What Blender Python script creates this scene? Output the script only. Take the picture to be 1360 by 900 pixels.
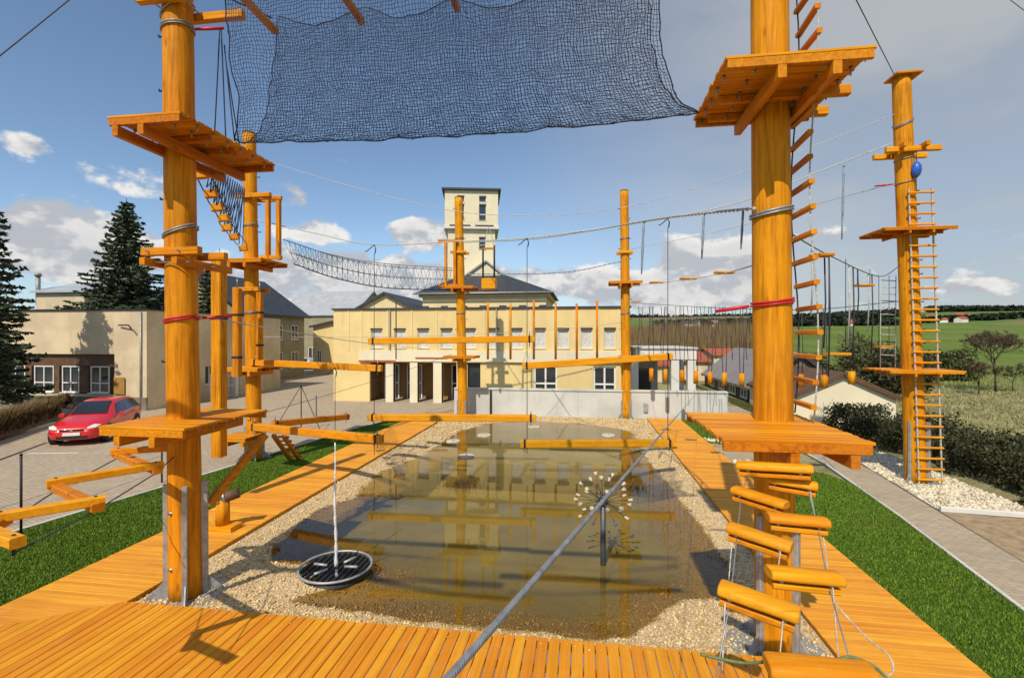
import bpy, bmesh, math, random
import numpy as np
from mathutils import Vector, Matrix
random.seed(7); RNG = np.random.default_rng(11)
sc = bpy.context.scene
for o in list(bpy.data.objects): bpy.data.objects.remove(o)
col = sc.collection
# ------------------------------------------------------------------ camera
FPX = 650.0; TH = math.atan(93/650); CAMZ = 4.0; HORV = 448.0
FW = Vector((-math.sin(TH), math.cos(TH), 0)); RT = Vector((math.cos(TH), math.sin(TH), 0))
def W(u, v, d):
    """surveyed point: bearing read off the photo, d = distance along the view axis in metres"""
    return Vector((0, 0, CAMZ)) + FW*d + RT*((u-680)/FPX*d) + Vector((0, 0, (HORV-v)/FPX*d))
def G(u, v, z=0.0):
    d = (CAMZ-z)*FPX/(v-HORV)
    return W(u, v, d)
cd = bpy.data.cameras.new('camera'); cam = bpy.data.objects.new('camera', cd); col.objects.link(cam)
cam.location = (0, 0, CAMZ); cam.rotation_euler = (math.pi/2, 0, TH)
cd.sensor_width = 36; cd.lens = 36*FPX/1360; cd.shift_y = (HORV-450)/1360
cd.clip_start = 0.05; cd.clip_end = 6000
sc.camera = cam
# ------------------------------------------------------------------ sun and sky
LDIR = Vector((0.20, 0.885, -1.0)).normalized()
sd = bpy.data.lights.new('sun', 'SUN'); sun = bpy.data.objects.new('sun', sd); col.objects.link(sun)
sd.energy = 4.3; sd.angle = math.radians(0.53); sd.color = (1.0, 0.90, 0.74)
sun.rotation_euler = LDIR.to_track_quat('-Z', 'Y').to_euler(); sun.location = (0, -20, 30)
wd = bpy.data.worlds.new('World'); sc.world = wd; wd.use_nodes = True
def build_world():
    nt = wd.node_tree; N = nt.nodes; L = nt.links; N.clear()
    def node(t, **k):
        n = N.new(t)
        for a, b in k.items(): setattr(n, a, b)
        return n
    def val(x, sock):
        if isinstance(x, (int, float)): sock.default_value = x
        else: L.new(x, sock)
    def M(op, a, b=0.0, c=0.0):
        n = node('ShaderNodeMath', operation=op); val(a, n.inputs[0]); val(b, n.inputs[1]); val(c, n.inputs[2]); return n.outputs[0]
    def MR(x, a, b, c=0.0, d=1.0, smooth=True):
        n = node('ShaderNodeMapRange', interpolation_type='SMOOTHSTEP' if smooth else 'LINEAR')
        for i, q in enumerate((x, a, b, c, d)): val(q, n.inputs[i])
        return n.outputs[0]
    def mixc(f, a, b):
        n = node('ShaderNodeMix', data_type='RGBA'); val(f, n.inputs[0])
        for s, q in ((n.inputs[6], a), (n.inputs[7], b)):
            if isinstance(q, tuple): s.default_value = (*q, 1)
            else: L.new(q, s)
        return n.outputs[2]
    sky = node('ShaderNodeTexSky', sky_type='NISHITA', sun_disc=False)
    sky.sun_elevation = math.asin(-LDIR.z); sky.sun_rotation = math.atan2(-LDIR.x, -LDIR.y)
    sky.air_density = 0.9; sky.dust_density = 0.25; sky.ozone_density = 2.2; sky.altitude = 300
    tc = node('ShaderNodeTexCoord'); sep = node('ShaderNodeSeparateXYZ'); L.new(tc.outputs['Generated'], sep.inputs[0])
    x, y, z = sep.outputs
    az = M('ARCTAN2', x, y); el = M('ARCSINE', z)
    # cumulus field: noise on the direction, flattened vertically
    def fbm(dz, sx, sz, det=5.0, w=0.0):
        cb = node('ShaderNodeCombineXYZ')
        val(M('MULTIPLY', x, sx), cb.inputs[0]); val(M('MULTIPLY', y, sx), cb.inputs[1]); val(M('MULTIPLY', M('ADD', z, dz), sz), cb.inputs[2])
        nz = node('ShaderNodeTexNoise'); nz.inputs['Scale'].default_value = 1.0; nz.inputs['Detail'].default_value = det
        nz.inputs['Roughness'].default_value = 0.56; nz.inputs['Distortion'].default_value = 0.15
        L.new(cb.outputs[0], nz.inputs['Vector']); return nz.outputs[0]
    n0 = fbm(0.0, 9.5, 15.0, 6.0); n1 = fbm(0.024, 9.5, 15.0, 4.0)
    # heaped clouds seen in the photo: (pixel u, v, half width, half height, strength)
    blobs = [(112, 318, 118, 48, .34), (60, 345, 90, 34, .20), (172, 233, 60, 30, .30), (375, 258, 36, 26, .30), (415, 305, 50, 18, .28),
             (562, 310, 50, 22, .28), (470, 370, 190, 36, .33), (720, 374, 110, 22, .25), (950, 352, 90, 46, .34), (880, 388, 120, 30, .3),
             (120, 8, 44, 14, .18), (26, 188, 46, 16, .2), (455, 207, 26, 10, .17), (1280, 380, 70, 9, .15), (1075, 318, 60, 12, .15), (1285, 310, 50, 8, .13)]
    tot = None
    for (u, v, du, dv, s) in blobs:
        p = W(u, v, 1.0)-Vector((0, 0, CAMZ)); a0 = math.atan2(p.x, p.y); p.normalize(); e0 = math.asin(p.z)
        q = W(u+du, v, 1.0)-Vector((0, 0, CAMZ)); sa = abs(math.atan2(q.x, q.y)-a0)
        q = (W(u, v-dv, 1.0)-Vector((0, 0, CAMZ))).normalized(); se = abs(math.asin(q.z)-e0)
        d1 = M('MULTIPLY', M('SUBTRACT', az, a0), 1/sa); d2 = M('MULTIPLY', M('SUBTRACT', el, e0), 1/se)
        r = M('ADD', M('MULTIPLY', d1, d1), M('MULTIPLY', d2, d2))
        b = MR(r, 1.9, 0.0, 0.0, s)
        tot = b if tot is None else M('ADD', tot, b)
    tot = M('MINIMUM', tot, 0.40)
    thr = MR(el, 0.0, 0.50, 0.575, 0.80)
    dens = M('SUBTRACT', M('ADD', n0, tot), thr)
    cl = MR(dens, -0.01, 0.11)
    # tops bright, undersides grey: compare with the density a little higher up
    dens1 = M('SUBTRACT', M('ADD', n1, tot), thr)
    lit = MR(M('SUBTRACT', dens, M('MULTIPLY', dens1, 0.85)), -0.03, 0.10)
    lit = M('MULTIPLY', lit, MR(dens, 0.36, 0.05, 0.55, 1.0))
    ccol = mixc(lit, (4.9, 5.1, 5.5), (9.2, 8.9, 8.4))
    # a thin veil of high cloud covers the right-hand part of the sky
    wide = fbm(0.3, 2.0, 5.0, 4.0)
    veil = M('MULTIPLY', MR(az, -0.28, 0.55), MR(wide, 0.25, 0.6, 0.70, 1.0))
    veil = M('MULTIPLY', veil, MR(az, 3.0, 2.2))
    hz = MR(el, 0.22, 0.0, 0.0, 0.45)
    hue = node('ShaderNodeHueSaturation'); hue.inputs['Saturation'].default_value = 0.98; hue.inputs['Hue'].default_value = 0.495; hue.inputs['Value'].default_value = 1.44
    L.new(sky.outputs[0], hue.inputs['Color'])
    base = mixc(hz, hue.outputs[0], (4.0, 5.2, 6.1))
    base = mixc(M('MULTIPLY', veil, 0.86), base, mixc(MR(wide, 0.35, 0.62), (4.0, 4.35, 4.7), (5.0, 5.15, 5.15)))
    out = mixc(M('MULTIPLY', cl, 0.96), base, ccol)
    # below the horizon the ground sheet hides the world
    bg = node('ShaderNodeBackground'); bg.inputs[1].default_value = 0.10; L.new(out, bg.inputs[0])
    wo = node('ShaderNodeOutputWorld'); L.new(bg.outputs[0], wo.inputs[0])
build_world()
wd.cycles.sampling_method = 'NONE'
vs = sc.view_settings; sc.display_settings.display_device = 'sRGB'
vs.view_transform = 'Standard'; vs.look = 'None'; vs.exposure = 0.0; vs.gamma = 1.0; vs.use_curve_mapping = False
sc.render.engine = 'CYCLES'
sc.cycles.max_bounces = 6; sc.cycles.diffuse_bounces = 2; sc.cycles.glossy_bounces = 3; sc.cycles.transmission_bounces = 4
sc.cycles.transparent_max_bounces = 12; sc.cycles.caustics_reflective = False; sc.cycles.caustics_refractive = False
sc.cycles.use_denoising = True
# ------------------------------------------------------------------ materials
MATS = {}
class NB:
    """small node-tree helper"""
    def __init__(s, name):
        s.m = bpy.data.materials.new(name); s.m.use_nodes = True; s.nt = s.m.node_tree; s.nt.nodes.clear()
        s.out = s.n('ShaderNodeOutputMaterial')
    def n(s, t, **k):
        q = s.nt.nodes.new(t)
        for a, b in k.items(): setattr(q, a, b)
        return q
    def set(s, sock, x):
        if isinstance(x, (int, float)): sock.default_value = x
        elif isinstance(x, tuple): sock.default_value = (*x, 1) if len(x) == 3 and sock.type == 'RGBA' else x
        else: s.nt.links.new(x, sock)
    def math(s, op, a, b=0.0):
        q = s.n('ShaderNodeMath', operation=op); s.set(q.inputs[0], a); s.set(q.inputs[1], b); return q.outputs[0]
    def mr(s, x, a, b, c=0.0, d=1.0):
        q = s.n('ShaderNodeMapRange', interpolation_type='SMOOTHSTEP')
        for i, e in enumerate((x, a, b, c, d)): s.set(q.inputs[i], e)
        return q.outputs[0]
    def mix(s, f, a, b, blend='MIX'):
        q = s.n('ShaderNodeMix', data_type='RGBA', blend_type=blend); s.set(q.inputs[0], f); s.set(q.inputs[6], a); s.set(q.inputs[7], b); return q.outputs[2]
    def coord(s, kind='Object', scale=(1, 1, 1), loc=(0, 0, 0), rot=(0, 0, 0)):
        if kind == 'World':
            g = s.n('ShaderNodeNewGeometry').outputs['Position']
        else:
            g = s.n('ShaderNodeTexCoord').outputs[kind]
        mp = s.n('ShaderNodeMapping'); s.nt.links.new(g, mp.inputs[0]); mp.inputs[1].default_value = loc; mp.inputs[2].default_value = rot; mp.inputs[3].default_value = scale
        return mp.outputs[0]
    def noise(s, vec, scale=1.0, det=4.0, rough=0.55, dist=0.0):
        q = s.n('ShaderNodeTexNoise'); s.nt.links.new(vec, q.inputs['Vector'])
        q.inputs['Scale'].default_value = scale; q.inputs['Detail'].default_value = det; q.inputs['Roughness'].default_value = rough; q.inputs['Distortion'].default_value = dist
        return q.outputs[0]
    def rand(s): return s.n('ShaderNodeObjectInfo').outputs['Random']
    def attr(s, name):
        return s.n('ShaderNodeAttribute', attribute_name=name).outputs['Fac']
    def bump(s, h, strength=0.3, dist=0.02):
        q = s.n('ShaderNodeBump'); q.inputs['Strength'].default_value = strength; q.inputs['Distance'].default_value = dist; s.set(q.inputs['Height'], h); return q.outputs[0]
    def principled(s, colr, rough=0.6, metal=0.0, normal=None, spec=0.5, **k):
        q = s.n('ShaderNodeBsdfPrincipled'); s.set(q.inputs['Base Color'], colr); s.set(q.inputs['Roughness'], rough); q.inputs['Metallic'].default_value = metal
        q.inputs['Specular IOR Level'].default_value = spec
        if normal is not None: s.nt.links.new(normal, q.inputs['Normal'])
        for a, b in k.items(): s.set(q.inputs[a.replace('_', ' ')], b)
        s.nt.links.new(q.outputs[0], s.out.inputs[0]); return q
def wood(name, c, axis, dark=0.55, var=0.25, rough=0.5, knots=True):
    b = NB(name)
    sc_ = [9.0, 9.0, 9.0]; sc_[axis] = 0.55
    rnd = b.rand()
    ob = b.coord('Object', tuple(sc_))
    # shift the grain from piece to piece
    add = b.n('ShaderNodeVectorMath', operation='ADD'); b.nt.links.new(ob, add.inputs[0])
    cx = b.n('ShaderNodeCombineXYZ'); b.set(cx.inputs[0], b.math('MULTIPLY', rnd, 37.0)); b.set(cx.inputs[1], b.math('MULTIPLY', rnd, 91.0)); b.set(cx.inputs[2], b.math('MULTIPLY', rnd, 53.0)); b.nt.links.new(cx.outputs[0], add.inputs[1])
    g = b.noise(add.outputs[0], 2.2, 6, 0.62, 0.4)
    big = b.noise(b.coord('World', (1, 1, 1)), 1.3, 3)
    f = b.math('ADD', b.math('MULTIPLY', g, 0.75), b.math('MULTIPLY', big, 0.25))
    dk = tuple(q*dark for q in c); dk = (dk[0], dk[1]*0.86, dk[2]*0.7)
    cc = b.mix(b.mr(f, 0.30, 0.66), dk, c)
    if knots:
        s2 = [4.3, 4.3, 4.3]; s2[axis] = 1.5
        vo = b.n('ShaderNodeTexVoronoi'); b.nt.links.new(b.coord('Object', tuple(s2)), vo.inputs['Vector']); vo.inputs['Scale'].default_value = 1.0; vo.inputs['Randomness'].default_value = 1.0
        kn = b.mr(vo.outputs['Distance'], 0.04, 0.16, 1.0, 0.0)
        cc = b.mix(b.math('MULTIPLY', kn, 0.8), cc, tuple(q*0.38 for q in c))
    # drying checks along the grain and pale rubbed patches
    s3 = [26.0, 26.0, 26.0]; s3[axis] = 0.30
    ck = b.mr(b.noise(b.coord('Object', tuple(s3)), 1.0, 3, 0.5), 0.66, 0.72)
    msk = b.mr(b.noise(b.coord('World'), 1.7, 2), 0.45, 0.62)
    cc = b.mix(b.math('MULTIPLY', b.math('MULTIPLY', ck, msk), 0.75 if knots else 0.25), cc, tuple(q*0.22 for q in c))
    pt_ = b.mr(b.noise(b.coord('World', (1, 1, .6)), 5.5, 6, 0.7), 0.52, 0.78)
    cc = b.mix(b.math('MULTIPLY', pt_, 0.30), cc, (min(1, c[0]*1.1), c[1]*1.35, c[2]*3+.02))
    dirt = b.math('MULTIPLY', b.mr(b.noise(b.coord('World', (1, 1, .5)), 0.9, 7, 0.68), 0.50, 0.74), b.mr(b.noise(b.coord('World'), 14, 4, 0.7), 0.3, 0.7, 0.35, 1.0))
    cc = b.mix(b.math('MULTIPLY', dirt, 0.34), cc, (c[0]*.45, c[1]*.52, c[2]*.5+.035))
    hs = b.n('ShaderNodeHueSaturation'); b.nt.links.new(cc, hs.inputs['Color'])
    b.set(hs.inputs['Value'], b.math('ADD', b.math('MULTIPLY', rnd, var), 1-var/2)); b.set(hs.inputs['Hue'], b.math('ADD', b.math('MULTIPLY', rnd, 0.016), 0.492))
    b.principled(hs.outputs[0], rough, 0, b.bump(g, 0.5, 0.008), 0.14)
    MATS[name] = b.m
OR = (0.78, 0.305, 0.008)
wood('pole_wood', OR, 2, 0.52, 0.06, 0.6); wood('wood_x', OR, 0, 0.62, 0.20); wood('wood_y', (0.70, 0.25, 0.010), 1, 0.62, 0.20)  # wood_y: redder, darker tone paints underside shade into frames and rungs
wood('deck_x', (0.77, 0.345, 0.036), 0, 0.76, 0.14, 0.6, False); wood('deck_y', (0.71, 0.29, 0.02), 1, 0.78, 0.12, 0.65, False)
wood('log_wood', (0.80, 0.335, 0.012), 0, 0.75, 0.1, 0.45)
def plain(name, c, rough=0.6, metal=0.0, nscale=6.0, amt=0.25, bump=0.1, spec=0.5, c2=None):
    b = NB(name); n = b.noise(b.coord('World'), nscale, 5, 0.6)
    cc = b.mix(b.mr(n, 0.3, 0.7), c2 or tuple(q*(1-amt) for q in c), c)
    b.principled(cc, rough, metal, b.bump(n, bump, 0.01) if bump else None, spec); MATS[name] = b.m
plain('steel', (0.42, 0.43, 0.44), 0.42, 0.85, 14, 0.4); plain('galv', (0.46, 0.47, 0.46), 0.55, 0.5, 9, 0.35)
plain('cable', (0.42, 0.44, 0.47), 0.5, 0.6, 40, 0.4); plain('cable_dark', (0.05, 0.055, 0.07), 0.6, 0.2, 30, 0.4)
plain('rope_blue', (0.30, 0.40, 0.50), 0.8, 0, 30, 0.5); plain('rope_pale', (0.62, 0.62, 0.58), 0.8, 0, 30, 0.5); plain('net_cord', (0.014, 0.024, 0.062), 0.75, 0, 30, 0.4)
plain('rope_navy', (0.05, 0.085, 0.15), 0.8, 0, 30, 0.5); plain('red_sleeve', (0.62, 0.02, 0.03), 0.45, 0, 20, 0.2); plain('blue_plastic', (0.03, 0.13, 0.55), 0.4); plain('rope_green', (0.16, 0.24, 0.10), 0.8, 0, 30, 0.4)
plain('black', (0.012, 0.012, 0.013), 0.6, 0, 9, 0.3); plain('white_paint', (0.78, 0.77, 0.73), 0.5, 0, 3, 0.1); plain('dark_iron', (0.03, 0.03, 0.032), 0.6, 0.4)
plain('soil', (0.16, 0.095, 0.05), 0.95, 0, 2.2, 0.5, 0.6); plain('pipe_grey', (0.30, 0.30, 0.30), 0.5, 0.3); plain('stem_grey', (0.10, 0.11, 0.12), 0.5, 0.4); plain('blind_grey', (0.66, 0.65, 0.60), 0.7); plain('path_soil', (0.40, 0.29, 0.17), 0.95, 0, 5, 0.4, 0.6); plain('bark', (0.075, 0.05, 0.035), 0.9, 0, 12, 0.5, 0.5)
plain('red_tile', (0.42, 0.10, 0.045), 0.8, 0, 2, 0.35); plain('slate', (0.045, 0.05, 0.06), 0.55, 0, 1.5, 0.35); plain('metal_roof', (0.5, 0.52, 0.54), 0.45, 0.2, 1.0, 0.2)
plain('grey_roof', (0.27, 0.24, 0.235), 0.7, 0, 1.2, 0.2)
plain('porch_shade_brown', (0.30, 0.165, 0.05), 0.8, 0, 2, 0.2); plain('brown_panel', (0.13, 0.065, 0.03), 0.7, 0, 3, 0.3); plain('ochre_panel', (0.42, 0.22, 0.04), 0.7)  # porch wall colour is darkened to stand in for shade inside the portico
plain('pale_stone', (0.62, 0.55, 0.43), 0.8, 0, 7, 0.3, 0.4)
def plaster(name, c, stain=0.18, scale=0.5):
    b = NB(name); w = b.coord('World')
    n1 = b.noise(w, scale, 6, 0.62); n2 = b.noise(w, 22, 4, 0.6)
    st = b.noise(b.coord('World', (2.2, 2.2, 0.25)), 1.0, 5, 0.6)
    cc = b.mix(b.mr(n1, 0.35, 0.7), tuple(q*(1-stain) for q in c), c)
    cc = b.mix(b.math('MULTIPLY', b.mr(st, 0.52, 0.75), stain*1.4), cc, tuple(q*0.45 for q in c))
    b.principled(cc, 0.88, 0, b.bump(n2, 0.15, 0.006), 0.25); MATS[name] = b.m
plaster('yellow_plaster', (0.80, 0.62, 0.29), 0.13); plaster('pale_yellow', (0.78, 0.64, 0.36), 0.10); plaster('cream', (0.80, 0.72, 0.52), 0.10); plaster('beige', (0.72, 0.585, 0.39), 0.24)
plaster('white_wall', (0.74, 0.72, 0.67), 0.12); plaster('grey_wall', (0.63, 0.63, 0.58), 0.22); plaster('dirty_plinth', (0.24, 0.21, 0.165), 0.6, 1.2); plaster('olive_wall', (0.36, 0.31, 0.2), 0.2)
plaster('village_wall', (0.8, 0.74, 0.64), 0.1)
def glass(name='glass', c=(0.02, 0.025, 0.03)):
    b = NB(name); n = b.noise(b.coord('World'), 0.8, 2)
    b.principled(b.mix(n, c, tuple(q*2.2 for q in c)), 0.06, 0, None, 0.7); MATS[name] = b.m
glass(); glass('car_glass', (0.012, 0.015, 0.018))
def carpaint():
    b = NB('car_red'); n = b.noise(b.coord('World'), 3, 2); q = b.principled(b.mix(n, (0.60, 0.012, 0.014), (0.68, 0.016, 0.018)), 0.32, 0.0, None, 0.5)
    q.inputs['Coat Weight'].default_value = 0.8; q.inputs['Coat Roughness'].default_value = 0.05; MATS['car_red'] = b.m
carpaint(); plain('car_silver', (0.6, 0.62, 0.64), 0.3, 0.4); plain('rubber', (0.018, 0.018, 0.018), 0.8); plain('alloy', (0.6, 0.6, 0.6), 0.35, 0.7); plain('lamp_glass', (0.75, 0.72, 0.68), 0.12, 0, 20, 0.3)
def leaf(name, c1, c2, rough=0.6, trans=0.15):
    b = NB(name); r = b.attr('rnd'); n = b.noise(b.coord('World'), 1.6, 3)
    f = b.math('ADD', b.math('MULTIPLY', r, 0.6), b.math('MULTIPLY', n, 0.4))
    cc = b.mix(b.mr(f, 0.15, 0.85), c1, c2)
    if name == 'grass_blade': cc = b.mix(b.mr(b.noise(b.coord('World'), 1.1, 5, .65), .5, .78, 0, .45), cc, (0.20, 0.21, 0.04))
    b.principled(cc, rough, 0, None, 0.3); MATS[name] = b.m
leaf('grass_blade', (0.06, 0.125, 0.007), (0.165, 0.265, 0.02)); leaf('spruce', (0.026, 0.045, 0.022), (0.10, 0.13, 0.065)); leaf('hedge_leaf', (0.018, 0.022, 0.008), (0.075, 0.075, 0.028))
leaf('twig', (0.09, 0.065, 0.04), (0.20, 0.15, 0.095)); leaf('dry_tuft', (0.15, 0.145, 0.05), (0.36, 0.34, 0.165)); leaf('shrub_leaf', (0.045, 0.055, 0.016), (0.15, 0.155, 0.055)); leaf('wood_far', (0.012, 0.022, 0.012), (0.03, 0.045, 0.02))
leaf('reed', (0.05, 0.03, 0.012), (0.16, 0.10, 0.04)); leaf('thicket', (0.10, 0.065, 0.028), (0.24, 0.16, 0.07))
leaf('pebble', (0.40, 0.26, 0.10), (0.86, 0.66, 0.34), 0.8); leaf('pebble_white', (0.45, 0.38, 0.26), (0.80, 0.72, 0.54), 0.8); leaf('pebble_wet', (0.18, 0.105, 0.022), (0.42, 0.27, 0.07), 0.5)
def lawn_mat():
    b = NB('lawn'); n = b.noise(b.coord('World'), 3, 5); b.principled(b.mix(n, (0.022, 0.06, 0.008), (0.06, 0.125, 0.018)), 0.9, 0, None, 0.2); MATS['lawn'] = b.m
lawn_mat()
def pond_bed():
    b = NB('gravel_bed'); w = b.coord('World'); z = b.n('ShaderNodeSeparateXYZ'); b.nt.links.new(w, z.inputs[0])
    vo = b.n('ShaderNodeTexVoronoi'); b.nt.links.new(w, vo.inputs['Vector']); vo.inputs['Scale'].default_value = 30
    bw = b.n('ShaderNodeRGBToBW'); b.nt.links.new(vo.outputs['Color'], bw.inputs[0])
    big = b.noise(w, 0.7, 5, 0.6)
    dry = b.mix(bw.outputs[0], (0.40, 0.28, 0.15), (0.72, 0.57, 0.35))
    wet = b.mix(bw.outputs[0], (0.21, 0.125, 0.026), (0.40, 0.25, 0.062))
    silt = b.mix(b.mr(big, 0.3, 0.7), (0.25, 0.19, 0.05), (0.36, 0.28, 0.085)); silt = b.mix(b.math('MULTIPLY', bw.outputs[0], 0.35), silt, (0.36, 0.28, 0.10))
    zz = b.math('ADD', z.outputs[2], b.math('MULTIPLY', b.math('SUBTRACT', big, 0.5), 0.12))
    cc = b.mix(b.mr(zz, -0.075, -0.05), wet, dry); cc = b.mix(b.mr(zz, -0.22, -0.42), cc, silt)
    b.principled(cc, 0.85, 0, b.bump(vo.outputs['Distance'], 0.8, 0.02), 0.2); MATS['gravel_bed'] = b.m
pond_bed()
def water():
    b = NB('water'); w = b.coord('World')
    n = b.noise(b.coord('World', (1.0, 1.0, 1.0)), 5.0, 3, 0.5); n2 = b.noise(w, 0.9, 2)
    bp = b.bump(b.math('ADD', n, n2), 0.012, 0.05)
    tr = b.n('ShaderNodeBsdfTransparent'); tr.inputs[0].default_value = (0.95, 0.90, 0.70, 1)
    gl = b.n('ShaderNodeBsdfGlossy'); gl.inputs['Roughness'].default_value = 0.03; gl.inputs[0].default_value = (1, 1, 1, 1); b.nt.links.new(bp, gl.inputs['Normal'])
    fr = b.n('ShaderNodeFresnel'); fr.inputs[0].default_value = 1.33; b.nt.links.new(bp, fr.inputs['Normal'])
    # silt in the water: the deeper it is, the less of the bed shows
    si = b.n('ShaderNodeBsdfDiffuse'); b.set(si.inputs[0], b.mix(b.mr(n2, .3, .7), (0.20, 0.142, 0.028), (0.25, 0.182, 0.042)))
    ms = b.n('ShaderNodeMixShader'); b.set(ms.inputs[0], b.mr(b.attr('rnd'), 0.03, 0.48, 0.0, 0.70)); b.nt.links.new(tr.outputs[0], ms.inputs[1]); b.nt.links.new(si.outputs[0], ms.inputs[2])
    mx = b.n('ShaderNodeMixShader'); b.nt.links.new(fr.outputs[0], mx.inputs[0]); b.nt.links.new(ms.outputs[0], mx.inputs[1]); b.nt.links.new(gl.outputs[0], mx.inputs[2])
    b.nt.links.new(mx.outputs[0], b.out.inputs[0]); MATS['water'] = b.m
water()
def jet():
    b = NB('water_jet'); n = b.noise(b.coord('World'), 40, 3)
    tr = b.n('ShaderNodeBsdfTransparent'); pr = b.n('ShaderNodeBsdfPrincipled'); pr.inputs['Base Color'].default_value = (0.85, 0.87, 0.88, 1); pr.inputs['Roughness'].default_value = 0.15
    mx = b.n('ShaderNodeMixShader'); b.set(mx.inputs[0], b.mr(n, 0.3, 0.6, 0.35, 0.95)); b.nt.links.new(tr.outputs[0], mx.inputs[1]); b.nt.links.new(pr.outputs[0], mx.inputs[2]); b.nt.links.new(mx.outputs[0], b.out.inputs[0]); MATS['water_jet'] = b.m
jet()
def paving(name, c, c2, bw_, bh, rot=0.0, mortar=0.004, joint=(0.16, 0.13, 0.1)):
    b = NB(name); br = b.n('ShaderNodeTexBrick'); b.nt.links.new(b.coord('World', (1, 1, 1), (0, 0, 0), (0, 0, rot)), br.inputs['Vector'])
    br.inputs['Scale'].default_value = 1.0; br.inputs['Brick Width'].default_value = bw_; br.inputs['Row Height'].default_value = bh; br.inputs['Mortar Size'].default_value = mortar
    br.inputs['Color1'].default_value = (*c, 1); br.inputs['Color2'].default_value = (*c2, 1); br.inputs['Mortar'].default_value = (*joint, 1)
    n = b.noise(b.coord('World'), 0.45, 6, 0.65); n2 = b.noise(b.coord('World'), 30, 3)
    cc = b.mix(b.mr(n, 0.35, 0.75, 0.0, 0.3), br.outputs[0], tuple(q*0.6 for q in c)); cc = b.mix(0.25, cc, b.mix(n2, (0.3, 0.3, 0.3), (0.7, 0.7, 0.7)), 'OVERLAY')
    b.principled(cc, 0.9, 0, b.bump(br.outputs['Fac'], -0.4, 0.006), 0.25); MATS[name] = b.m
paving('paver_path', (0.47, 0.385, 0.275), (0.38, 0.31, 0.22), 0.2, 0.1, 0.1); paving('car_park_paver', (0.46, 0.375, 0.27), (0.38, 0.31, 0.225), 0.2, 0.1, 0.35)
def terrain_mat():
    b = NB('terrain'); w = b.coord('World'); sp = b.n('ShaderNodeSeparateXYZ'); b.nt.links.new(w, sp.inputs[0])
    r = b.math('POWER', b.math('ADD', b.math('MULTIPLY', sp.outputs[0], sp.outputs[0]), b.math('MULTIPLY', sp.outputs[1], sp.outputs[1])), 0.5)
    n = b.noise(w, 0.35, 6, 0.65); nf = b.noise(w, 0.012, 4, 0.55); n3 = b.noise(b.coord('World', (1, 1, 1)), 2.5, 5, 0.7)
    rough = b.mix(b.mr(n, 0.3, 0.7), (0.15, 0.155, 0.06), (0.38, 0.36, 0.18)); rough = b.mix(b.mr(n3, 0.35, 0.7, 0, 0.6), rough, (0.14, 0.09, 0.05))
    field = b.mix(b.mr(b.noise(b.coord('World', (1, .35, 1)), 0.09, 6, .65), 0.3, 0.7), (0.085, 0.135, 0.022), (0.15, 0.20, 0.035))
    vo = b.n('ShaderNodeTexVoronoi'); b.nt.links.new(b.coord('World', (0.004, 0.0035, 0)), vo.inputs['Vector']); vo.inputs['Scale'].default_value = 1.0
    vbw = b.n('ShaderNodeSeparateColor'); b.nt.links.new(vo.outputs['Color'], vbw.inputs[0])
    far = b.mix(b.mr(vbw.outputs[0], 0.2, 0.8), (0.10, 0.17, 0.035), (0.19, 0.155, 0.075))
    rr = b.math('ADD', r, b.math('MULTIPLY', b.math('SUBTRACT', n, 0.5), 14))
    cc = b.mix(b.mr(rr, 46, 58), rough, field); cc = b.mix(b.mr(b.math('ADD', r, b.math('MULTIPLY', nf, 160)), 420, 470), cc, far)
    b.principled(cc, 0.95, 0, b.bump(n3, 0.5, 0.05), 0.15); MATS['terrain'] = b.m
terrain_mat()
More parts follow.
